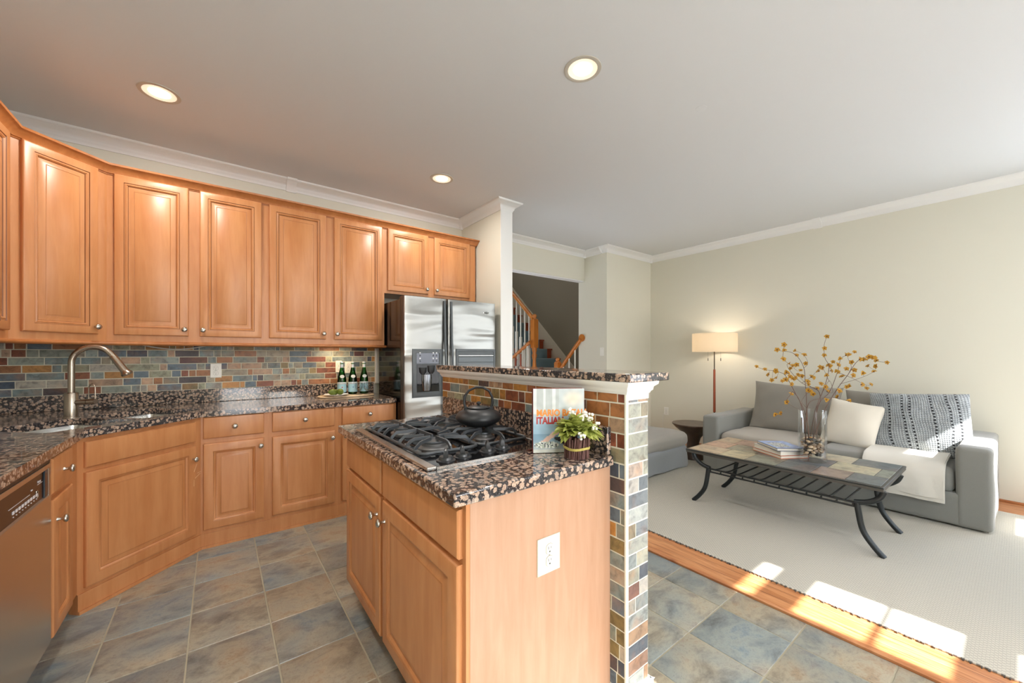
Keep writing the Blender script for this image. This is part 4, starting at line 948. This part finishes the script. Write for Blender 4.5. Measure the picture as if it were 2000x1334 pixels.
P('back_cushion', 'grey linen back cushion peeking out between the white and knitted pillows', 'cushion', 'sofa_cush', .78, .52, .17, (5.03, .690, .675), R(12), 0, 0, seed=2)
P('knitted_pillow', 'large chunky grey knitted pillow at the right end of the sofa', 'pillow', 'knit', .61, .58, .21, (4.800, .535, .672), R(20), R(4), R(-5), wr=.02, seed=3, pinch=.02)
P('throw_pillow', 'square white cotton pillow left of the knitted pillow', 'pillow', 'white_fab', .40, .44, .15, (4.700, .955, .640), R(22), R(-4), R(9), wr=.008, seed=4)
# folded blanket over the front of the seat
m = MB()
for layer, (off, zb, y0, y1) in enumerate(((.0, .215, .345, .80), (.010, .190, .340, .79))):
    prof = [(5.02, .475), (4.85, .478), (4.6, .476), (4.4, .470), (4.33, .458), (4.293, .430), (4.278, .38), (4.272, .30), (4.268, zb)]
    out = [(x-.003-off*.6, z+.016-off*.5) for x, z in prof[:5]]+[(x-.018+off*.5, z) for x, z in prof[5:]]
    if layer: out = [(x+.002, z-.003) for x, z in out]
    rings = []
    K = 30
    for k in range(K+1):
        y = y0+(y1-y0)*k/K; w = .006*noise.noise(Vector((y*9, layer*3, 0))); e = .004 if k in (0, K) else 0
        rings.append([(x+w+.006*noise.noise(Vector((y*12, z*9, layer))), y+.004*noise.noise(Vector((x*8, z*8, 1))), z+.005*noise.noise(Vector((x*7, y*7, 2)))) for x, z in prof]+[(x+w+.008*noise.noise(Vector((y*12, z*9, layer))), y, z+w*.5+.010*noise.noise(Vector((x*7, y*7, 2)))) for x, z in out[::-1]])
    m.loft(rings)
tag(m.build('throw_blanket', 'blanket', smooth=70), 'folded cream blanket draped over the right seat of the sofa', 'blanket')

# ottoman
ot = thing('ottoman', 'low grey slipcovered ottoman half hidden behind the tiled pillar', 'ottoman', (3.6, 2.72, RZ0))
m = MB().soft(2.98, 2.275, RZ0+.004, 4.215, 3.20, .275, .03, 16, amp=.022, freq=5, seed=3); m.xf(T((-3.6, -2.72, -RZ0))); m.build('slipcover', fabric('ottoman_linen', srgb(146, 150, 152)), ot, smooth=60)
m = MB().soft(2.97, 2.255, .262, 4.225, 3.22, .425, .065, 18, (0, 0, .12), amp=.02, freq=4, seed=5); m.xf(T((-3.6, -2.72, -RZ0))); m.build('cushion', 'sofa_cush', ot, smooth=60)
# side table
st = thing('side_table', 'round dark wood pedestal side table between ottoman and sofa', 'side table', (4.62, 2.425, RZ0))
MB().lathe([(.235, .405), (.238, .410), (.238, .418), (.234, .422), (.001, .423)], 48).build('tabletop', 'sidewood', st, smooth=40)
MB().lathe([(.135, 0), (.135, .012), (.105, .05), (.075, .12), (.068, .19), (.085, .25), (.14, .32), (.20, .37), (.232, .405)], 48).build('pedestal', 'sidewood', st, smooth=50)
# floor lamp
fl_ = thing('floor_lamp', 'floor lamp with drum linen shade and wooden pole behind the sofa arm', 'floor lamp', (5.10, 2.395, ZW))
fz = lambda z: z-ZW
MB().lathe([(.13, 0), (.13, .012), (.12, .018), (.02, .022)], 40).build('base', 'iron_table', fl_, smooth=40)
MB().cyl((0, 0, .02), (0, 0, fz(.56)), .009, 14).build('lower_rod', 'iron_table', fl_, smooth=50)
MB().cyl((0, 0, fz(.545)), (0, 0, fz(1.095)), .0155, 18, .0135).build('wooden_pole', 'rod', fl_, smooth=50)
MB().cyl((0, 0, fz(1.095)), (0, 0, fz(1.57)), .007, 14).build('upper_rod', plain('dark_bronze', srgb(88, 78, 66), .35, .8), fl_, smooth=50)
sh = MB(); n = 56; RS = .262
sh.loft([[(r*math.cos(2*pi*i/n), r*math.sin(2*pi*i/n), z) for i in range(n)] for r, z in ((RS, fz(1.322)), (RS, fz(1.558)), (RS-.003, fz(1.558)), (RS-.003, fz(1.322)))], loop=True)
sho = sh.build('lamp_shade', 'shade', fl_, smooth=50)
MB().lathe([(.022, fz(1.558)), (.02, fz(1.566)), (.008, fz(1.572))], 20).build('finial', plain('copper_finial', srgb(150, 80, 60), .4, .6), fl_, smooth=40)
for s in (-1, 1):
    ang = R(128); x, y = s*.075*math.cos(ang), s*.075*math.sin(ang)
    MB().cyl((x, y, fz(1.225)), (x, y, fz(1.33)), .0008, 6).cyl((x, y, fz(1.205)), (x, y, fz(1.24)), .0045, 10).build('pull_chain', 'iron_table', fl_, smooth=50)
m = MB(); 
for k in range(3): a = 2*pi*k/3; m.cyl((0, 0, fz(1.54)), (RS*.99*math.cos(a), RS*.99*math.sin(a), fz(1.548)), .002, 6)
m.build('spider', 'iron_table', fl_, smooth=50)
pl = bpy.data.lights.new('lamp_bulb', 'POINT'); pl.energy = LAMP_W; pl.color = (1, .86, .70); pl.shadow_soft_size = .045; pl.specular_factor = .05
po = bpy.data.objects.new('lamp_bulb', pl); COL.objects.link(po); po.parent = fl_; po.location = (0, 0, fz(1.45))

# ------------------------------------------------------------------ coffee table
TX0, TX1, TY0, TY1, TZ = 3.262, 4.035, .512, 1.775, .470
cf = thing('coffee_table', 'slate-topped coffee table with curved black iron legs and slatted rack', 'coffee table', ((TX0+TX1)/2, (TY0+TY1)/2, RZ0))
def CF(m, name, mat, par=None, **k): m.xf(T((-cf.location.x, -cf.location.y, -RZ0))); return m.build(name, mat, par or cf, **k)
CF(MB().box(TX0, TY0, TZ-.033, TX1, TY1, TZ-.003), 'frame', 'frame_dark', smooth=0, bevel=.004)
tiles = MB(); e = .014; rr = random.Random(4)
TR3 = [([.51, .70, .89, 1.10, 1.31, 1.507, 1.775], [(96, 102, 104), (138, 122, 110), (100, 104, 104), (132, 134, 120), (178, 168, 138), (178, 160, 134)]),
       ([.51, .60, .85, 1.10, 1.33, 1.56, 1.775], [(132, 136, 124), (174, 168, 142), (98, 102, 106), (122, 112, 108), (136, 132, 114), (176, 142, 118)]),
       ([.51, .77, 1.09, 1.36, 1.60, 1.775], [(98, 106, 108), (180, 172, 150), (126, 124, 116), (158, 130, 112), (170, 152, 126)])]
for r_, (ys, cs) in enumerate(TR3):
    for q in range(len(cs)):
        g = .0022; W3 = (TX1-TX0-2*e)/3; x0, x1 = TX0+e+W3*r_+g, TX0+e+W3*(r_+1)-g; y0, y1 = max(ys[q], TY0+e)+g, min(ys[q+1], TY1-e)-g
        tiles.loft([[(x0+k, y0+k, z), (x1-k, y0+k, z), (x1-k, y1-k, z), (x0+k, y1-k, z)] for k, z in ((0, TZ-.006), (0, TZ-.0012), (.002, TZ))], False, True, col=srgb(*cs[q]))
CF(tiles, 'slate_top', 'slate_top', smooth=0, weld=False)
CF(MB().tube([(TX0, TY0, TZ-.010), (TX1, TY0, TZ-.010), (TX1, TY1, TZ-.010), (TX0, TY1, TZ-.010)], .0035, 6, closed=True), 'edge_bead', 'iron_table', smooth=50)
def catm(P, n=6):
    P = [Vector(p) for p in P]; out = []
    for i in range(len(P)-1):
        p0, p1, p2, p3 = P[max(i-1, 0)], P[i], P[i+1], P[min(i+2, len(P)-1)]
        for k in range(n):
            t = k/n; out.append(.5*((2*p1)+(-p0+p2)*t+(2*p0-5*p1+4*p2-p3)*t*t+(-p0+3*p1-3*p2+p3)*t**3))
    out.append(P[-1]); return out
for lx in (3.285, 3.830):
    for yb, s in ((.512, 1), (1.720, -1)):
        up = catm([(lx, yb-.000*s, .440), (lx, yb+.022*s, .392), (lx, yb+.075*s, .352), (lx, yb+.140*s, .334)])
        lo_ = catm([(lx, yb+.128*s, .334), (lx, yb+.122*s, .28), (lx, yb+.100*s, .165), (lx, yb+.052*s, .085), (lx, yb+.0*s, RZ0)])
        m = MB().tube(up, .0165, 12).tube(lo_, .0175, 12); CF(m, 'leg', 'iron_table', smooth=60)
for lx in (3.285, 3.830):
    m = MB()
    for z in (.330, .305): m.box(lx-.005, .64, z-.005, lx+.005, 1.592, z+.005)
    for k in range(12): y = .66+k*.083; m.cyl((lx-.008 if lx < 3.5 else lx+.008, y, .3175), (lx-.004 if lx < 3.5 else lx+.004, y, .3175), .006, 8); m.box(lx-.003, y-.003, .31, lx+.003, y+.003, .326)
    CF(m, 'rack_rail', 'iron_table', smooth=0, weld=False)
for k in range(11):
    y = .70+k*.083; m = MB().tube([(3.287, y, .333), (3.35, y, .328), (3.76, y, .328), (3.828, y, .333)], .006, 8); m.tube([(3.828, y, .333), (3.825, y, .36)], .005, 6); CF(m, 'rack_slat', 'iron_table', smooth=60)
m = MB(); 
for z in (.36,): m.box(3.825, .64, z-.005, 3.835, 1.592, z+.005)
m.cyl((3.83, 1.05, .333), (3.83, 1.05, .437), .005, 8); m.cyl((3.83, 1.30, .333), (3.83, 1.30, .437), .005, 8); CF(m, 'back_rail', 'iron_table', smooth=0)

# books on the coffee table
def book(lab, loc, rz, w, l, h, cover, top=None, pages='paper', g='books stacked on the coffee table'):
    b = thing('book', lab, 'book', loc, rz, g); t_ = .003
    MB().box(0, 0, 0, w, l, t_).box(0, 0, h-t_, w, l, h).box(w-t_, 0, 0, w, l, h).build('cover', cover, b, smooth=0, bevel=.0008)
    MB().box(.004, .004, t_, w-t_, l-.004, h-t_).build('pages', pages, b, smooth=0)
    if top:
        m = MB(); nx, ny = 24, 30
        for i in range(nx):
            for j in range(ny): m.add([(w*i/nx, l*j/ny, h+.0004), (w*(i+1)/nx, l*j/ny, h+.0004), (w*(i+1)/nx, l*(j+1)/ny, h+.0004), (w*i/nx, l*(j+1)/ny, h+.0004)], [(0, 1, 2, 3)], top((i+.5)/nx, (j+.5)/ny))
        m.build('jacket_picture', 'vc', b, smooth=0)
    return b
ba = R(-35)
BX, BYY = 3.505, 1.136
book('orange-edged book at the bottom of the coffee table stack', (BX, BYY, TZ+.0005), R(-30), .245, .30, .024, plain('orange_board', srgb(206, 116, 70), .5))
book('thick white book in the middle of the coffee table stack', (BX+.006, BYY+.004, TZ+.0255), R(-30), .235, .285, .034, plain('white_board', srgb(214, 212, 204), .5))
def sea(u, v):
    n = noise.noise(Vector((u*6, v*6, 0))); n2 = noise.noise(Vector((u*22, v*22, 5)))
    c = Vector((.30, .34, .55)).lerp(Vector((.42, .56, .85)), max(0, min(1, .5+n)))
    if abs(u-.4) < .28 and abs(v-.45) < .3: c = Vector((.75, .74, .7)) if n2 > 0 else Vector((.30, .34, .36))
    return tuple(c)
book('blue picture book on top of the coffee table stack', (BX-.012, BYY+.022, TZ+.060), R(-40), .215, .270, .022, plain('navy_board', srgb(56, 66, 100), .4), sea)

# vase, pebbles and branches
VX, VY, VZ = 3.655, .975, TZ+.0005
vs_ = thing('vase', 'tall clear cylinder glass vase on the coffee table', 'vase', (VX, VY, VZ)); VR, VH = .090, .388
MB().lathe([(VR-.004, 0), (VR, .004), (VR, VH-.002), (VR-.003, VH), (VR-.006, VH-.002), (VR-.006, .034), (VR-.012, .030), (.001, .030)], 64).build('glass_cylinder', 'glass', vs_, smooth=40)
PC = [srgb(206, 180, 148), srgb(224, 206, 180), srgb(130, 118, 104), srgb(84, 80, 76), srgb(60, 60, 62), srgb(196, 148, 84), srgb(160, 140, 120), srgb(52, 50, 50)]
rp_ = random.Random(12); protos = []
for k, c in enumerate(PC):
    m = MB(); rings = []
    for i in range(9):
        t = max(.04, min(.96, i/8)); rings.append([(math.sin(pi*t)*math.cos(2*pi*j/14), math.sin(pi*t)*math.sin(2*pi*j/14), -math.cos(pi*t)) for j in range(14)])
    m.loft(rings, col=c); me = m.build('pebble', 'pebble', smooth=75); protos.append(me.data); bpy.data.objects.remove(me)
placed = []
for k in range(2600):
    if len(placed) >= 96: break
    lv = len(placed)//12; r = (VR-.026)*math.sqrt(rp_.random()); a = rp_.uniform(0, 2*pi); z = .048+lv*.0165+rp_.uniform(0, .006)
    p = Vector((r*math.cos(a), r*math.sin(a), z))
    if all((p-q).length > .0235 for q in placed):
        placed.append(p); ci = rp_.choice((0, 1, 1, 0, 2, 3, 5, 6, 6, 4)) if z > .075 else rp_.choice((3, 4, 7, 2, 6, 0))
        s = rp_.uniform(.0115, .0155); o = bpy.data.objects.new('pebble', protos[ci]); COL.objects.link(o)
        o.location = (VX+p.x, VY+p.y, VZ+p.z); o.scale = (s*1.15, s*.95, s*.62); o.rotation_euler = (rp_.uniform(-.5, .5), rp_.uniform(-.5, .5), rp_.uniform(0, 3))
        if (p.xy.length+s*1.15) > VR-.008: f = (VR-.009-s*1.15)/p.xy.length; o.location.x = VX+p.x*f; o.location.y = VY+p.y*f
        tag(o, 'smooth tan, brown or dark pebble in the glass vase on the coffee table', 'pebble', 'pebbles in the glass vase')
# branches: world points on vertical planes facing the window side
cth, sth = math.cos(.6495), math.sin(.6495)
def wp(px, py, dep):          # sketch units of the arrangement -> world point at distance dep
    u, v = 1440+px/4.447, 640+py/4.447; a = (u-1000)/755.08
    return Vector((dep*(sth+a*cth), dep*(cth-a*sth), 1.29-dep*(v-692.05)/755.08))
D0 = VX*sth+VY*cth
STEMS = [([(655, 1010), (620, 900), (575, 720), (500, 560), (440, 450), (400, 400), (320, 375), (240, 365), (165, 340)], -.02, []),
         ([(640, 1010), (605, 720), (600, 600), (590, 470), (578, 350), (530, 260), (470, 215), (400, 205), (345, 195)], .03, [[(578, 350), (612, 310), (580, 240), (505, 200)], [(400, 205), (405, 150)], [(400, 205), (400, 270), (455, 320), (520, 375)]]),
         ([(660, 1010), (690, 720), (740, 560), (780, 440), (795, 330), (760, 260), (755, 150), (778, 80)], .05, [[(740, 560), (800, 460), (830, 560), (780, 560)]]),
         ([(650, 1010), (750, 735), (870, 530), (960, 410), (1045, 290), (1150, 260), (1220, 290), (1300, 305)], -.05, [[(890, 490), (1060, 440), (1180, 385), (1210, 335)], [(880, 390), (1000, 440), (1120, 500), (1155, 495)], [(960, 410), (990, 340), (960, 250), (1015, 213)]]),
         ([(650, 1010), (690, 710), (720, 640), (700, 545), (560, 480), (455, 370), (430, 320)], .08, [[(560, 480), (640, 430), (715, 345)], [(700, 545), (605, 490), (525, 410)]]),
         ([(660, 1010), (605, 700), (700, 620), (850, 610), (970, 640)], -.07, [[(560+45, 700), (560, 640), (620, 560), (655, 580)], [(850, 590), (870, 540), (980, 510)]]),
         ([(640, 1010), (560, 690), (490, 560), (465, 580), (435, 650), (385, 745), (335, 760)], -.09, []),
         ([(655, 1010), (700, 690), (800, 560), (870, 385), (900, 270), (965, 235)], .01, [[(800, 470), (775, 415), (745, 350)]])]
FL = [(165,340),(240,365),(335,380),(275,410),(300,455),(340,440),(385,465),(420,455),(435,395),(345,195),(405,150),(405,200),(395,275),(505,200),(510,245),(578,240),(597,312),(455,315),(480,335),(465,355),(515,325),(550,375),(500,435),(485,450),(455,430),(560,425),(525,410),(465,490),(605,470),(615,495),(640,430),(655,435),(630,550),(660,580),(690,530),(715,345),(745,350),(710,380),(725,490),(760,515),(780,555),(755,180),(755,243),(778,80),(795,330),(810,375),(775,415),(830,300),(870,325),(870,385),(895,270),(940,240),(965,235),(1015,213),(915,425),(945,360),(1000,415),(1020,370),(1090,395),(995,300),(1100,275),(1145,255),(1165,260),(1210,290),(1300,305),(1140,335),(1210,335),(1185,385),(1155,495),(1075,495),(1120,530),(880,550),(950,515),(980,508),(875,600),(970,640),(770,628),(465,580),(435,650),(385,745),(335,760),(335,375),(800,335),(1060,275),(1110,280),(1185,262),(430,390),(480,445),(860,380),(620,545),(640,560),(1010,375),(905,428)]
fm = []
for v in range(3):
    rf = random.Random(v); m = MB(); npet = 5 if v < 2 else 3
    for k in range(npet):
        a = 2*pi*k/npet+rf.uniform(-.2, .2); tip = Vector((math.cos(a)*.0165, math.sin(a)*.0165, rf.uniform(.002, .009))); leaf(m, (0, 0, 0), tip, .0085, 4, .5)
    m.lathe([(.001, -.002), (.0045, 0), (.005, .003), (.002, .006), (.0005, .0065)], 8, m=1); o = m.build('blossom', ['yellow', 'budcore'], smooth=70, weld=False); fm.append(o.data); bpy.data.objects.remove(o)
LB = ['long low branch of yellow blossoms reaching furthest left', 'tall branch of yellow blossoms curving to the upper left', 'tallest upright branch of yellow blossoms at the centre', 'yellow blossom branch reaching furthest right', 'blossom branch crossing from the vase to the upper left middle', 'short low branch bending right over the white pillow', 'drooping branch with a few blossoms at lower left', 'upright blossom branch leaning right of centre']
rb = random.Random(2); paths = []
for k, (main, dd, subs) in enumerate(STEMS):
    dep = lambda i, n, dd=dd: D0+dd*min(1, i/3)
    paths.append([[wp(x, y, D0+dd*min(1., max(0, (1000-y))/330)) for x, y in main]]+[[wp(x, y, D0+dd*min(1., max(0, (1000-y))/330)+.01) for x, y in s] for s in subs])
flowers = [[] for _ in STEMS]
for (x, y) in FL:
    best = None
    for k, (main, dd, subs) in enumerate(STEMS):
        for seg in [main]+subs:
            for i in range(len(seg)-1):
                ax, ay = seg[i]; bx, by = seg[i+1]; L2 = (bx-ax)**2+(by-ay)**2+1e-6; t = max(0, min(1, ((x-ax)*(bx-ax)+(y-ay)*(by-ay))/L2)); q = (ax+(bx-ax)*t, ay+(by-ay)*t); d_ = math.hypot(q[0]-x, q[1]-y)
                if ay > 650 and by > 650 and k != 6: continue
                if best is None or d_ < best[0]: best = (d_, k, q)
    flowers[best[1]].append(((x, y), best[2]))
for k, (main, dd, subs) in enumerate(STEMS):
    z0 = paths[k][0][0]; origin = Vector((VX+rb.uniform(-.04, .04), VY+rb.uniform(-.04, .04), VZ+.06)); paths[k][0][0] = origin
    # keep the stem inside the glass up to the rim
    for i in range(1, len(paths[k][0])):
        p = paths[k][0][i]
        if p.z < VZ+VH+.01:
            dxy = Vector((p.x-VX, p.y-VY)); 
            if dxy.length > VR-.014: dxy = dxy.normalized()*(VR-.014); p.x, p.y = VX+dxy.x, VY+dxy.y
    b = thing('blossom_branch', LB[k]+', in the glass vase', 'branch', tuple(origin), 0, 'blossom branches in the vase')
    m = MB()
    for si, seg in enumerate(paths[k]):
        cp_ = catm([p-origin for p in seg], 5); n = len(cp_); r0 = .0028 if si == 0 else .0016; m.tube(cp_, [r0*(1-.6*i/n) for i in range(n)], 6)
    for (fx_, fy_), (qx, qy) in flowers[k]:
        de = D0+dd*min(1., (1000-fy_)/330); A = wp(qx, qy, D0+dd*min(1., (1000-qy)/330))-origin; B = wp(fx_, fy_, de)-origin
        if (A-B).length > .004: m.tube([A, (A+B)/2+Vector((0, 0, -.004)), B], .0009, 5)
    m.build('stem', 'stem', b, smooth=60, weld=False)
    for (fx_, fy_), q in flowers[k]:
        B = wp(fx_, fy_, D0+dd*min(1., (1000-fy_)/330))-origin; o = bpy.data.objects.new('blossom', fm[rb.randrange(3)]); COL.objects.link(o); o.parent = b
        o.location = B; s = rb.uniform(.95, 1.4); o.scale = (s, s, s); o.rotation_euler = (rb.uniform(.6, 1.6), rb.uniform(-.5, .5), rb.uniform(-2.2, -.2))

# ------------------------------------------------------------------ staircase beyond the opening
stc = thing('staircase', 'blue-grey carpeted staircase rising away beyond the opening', 'stairs', (4.8, 5.4, 0))
def ST(m, name, mat, par=None, **k): m.xf(T((-4.8, -5.4, 0))); return m.build(name, mat, par or stc, **k)
TR_, RI, SY, SZ = .236, .185, 5.392, 1.214
steps = MB()
for k in range(-5, 11):
    y0, z1 = SY+k*TR_, SZ+k*RI
    steps.soft(4.40, y0-.025, z1-RI-.03, 5.13, y0+TR_+.03, z1, .018, 6)
    e = MB().box(5.13, y0-.03, z1-.028, 5.25, y0+TR_, z1).box(5.13, y0, z1-RI, 5.25, y0+.02, z1-.02); e.box(4.34, y0-.03, z1-.028, 4.40, y0+TR_, z1).box(4.34, y0, z1-RI, 4.40, y0+.02, z1-.02)
    for nm, sel in (('tread_end', (0, 16)), ('tread_end', (16, 32))):
        q = MB(); q.v = e.v[sel[0]:sel[1]]; n0 = sel[0]; q.f = [tuple(i-n0 for i in f) for f in e.f if n0 <= f[0] < sel[1]]; q.c = [(1, 1, 1)]*len(q.f); q.m = [0]*len(q.f)
        ST(q, nm, 'cherry', smooth=0, weld=False)
ST(steps, 'carpet_runner', 'carpet', smooth=50, weld=False)
sk = MB(); k_ = .92
ya, za, yb, zb = 4.3, 1.214+.92*(5.197-4.3)*-1+.0, 8.2, 1.214+.92*(8.2-5.197)
sk.loft([[(x, ya, za), (x, yb, zb), (x, yb, zb-.75), (x, ya, za-.4)] for x in (5.252, 5.268)]); ST(sk, 'skirt_board', plain('skirt_paint', srgb(206, 196, 176), .5), smooth=0)
br = thing('stair_balustrade', 'oak newel post with rising handrail and white balusters on the stairs', 'railing', (4.30, 5.03, 0))
def BRL(m, name, mat, **k): m.xf(T((-4.30, -5.03, 0))); return m.build(name, mat, br, **k)
BRL(MB().lathe([(.035, 0), (.035, .18), (.05, .20), (.035, .24), (.028, .34), (.045, .42), (.03, .46), (.045, .52), (.045, .56)], 20, (4.30, 5.03, .85)).box(4.252, 4.982, 1.40, 4.348, 5.078, 1.88).lathe([(.055, 0), (.055, .012), (.03, .02), (.03, .035), (.042, .055), (.042, .075), (.02, .095), (.001, .10)], 20, (4.30, 5.03, 1.88)), 'newel_post', 'oak', smooth=40)
BRL(MB().tube([(4.30, 5.06, 1.90), (4.30, 7.4, 1.90+2.34*.87)], .033, 12), 'handrail', 'oak', smooth=50)
for k in range(12):
    y = 5.17+k*.118; zt = 1.90+(y-5.06)*.87; m = MB().cyl((4.30, y, zt-.95), (4.30, y, zt), .012, 10); m.box(4.282, y-.018, zt-1.10, 4.318, y+.018, zt-.60); BRL(m, 'baluster', 'barrier', smooth=40)
dn = thing('lower_stair_rail', 'oak rail slanting down to the left of the newel post', 'railing', (4.20, 5.3, ZW))
def DN(m, name, mat, **k): m.xf(T((-4.20, -5.3, -ZW))); return m.build(name, mat, dn, **k)
DN(MB().tube([(4.20, 5.02, 1.50), (4.20, 5.85, 1.04)], .030, 12), 'handrail', 'oak', smooth=50)
for k in range(6):
    y = 5.10+k*.125; z = 1.50-(y-5.02)*.554; DN(MB().cyl((4.20, y, ZW), (4.20, y, z), .014, 10), 'spindle', 'barrier', smooth=40)
for k in range(5):
    y = 5.18+k*.14; DN(MB().cyl((4.12, y, ZW), (4.12, y, 1.30-.2*k*.3), .016, 10), 'turned_spindle', 'cherry', smooth=40)
hb = thing('basement_rail', 'short oak handrail with ball newel and white balusters at the right of the opening', 'railing', (4.33, 4.40, ZW))
def HB(m, name, mat, **k): m.xf(T((-4.33, -4.40, -ZW))); return m.build(name, mat, hb, **k)
a_, b_ = Vector((4.325, 4.45, 1.03)), Vector((4.325, 3.99, 1.515))
HB(MB().tube([a_, b_], .030, 14), 'handrail', 'oak', smooth=50)
m = MB().lathe([(.052, 0), (.057, .012), (.055, .02), (.01, .024)], 24); m.xf(T((4.341, 3.975, 1.535)) @ Matrix.Rotation(-pi/2, 4, 'Y')); HB(m, 'rosette', 'oak', smooth=40)
HB(MB().box(4.26, 4.42, ZW, 4.34, 4.50, 1.16).lathe([(.045, 0), (.045, .012), (.025, .02), (.036, .04), (.036, .055), (.015, .075), (.001, .08)], 20, (4.30, 4.46, 1.16)), 'newel_post', 'oak', smooth=40)
for k in range(3):
    p = a_.lerp(b_, .2+k*.27); HB(MB().cyl((p.x, p.y, ZW), (p.x, p.y, p.z), .011, 10), 'baluster', 'barrier', smooth=40)
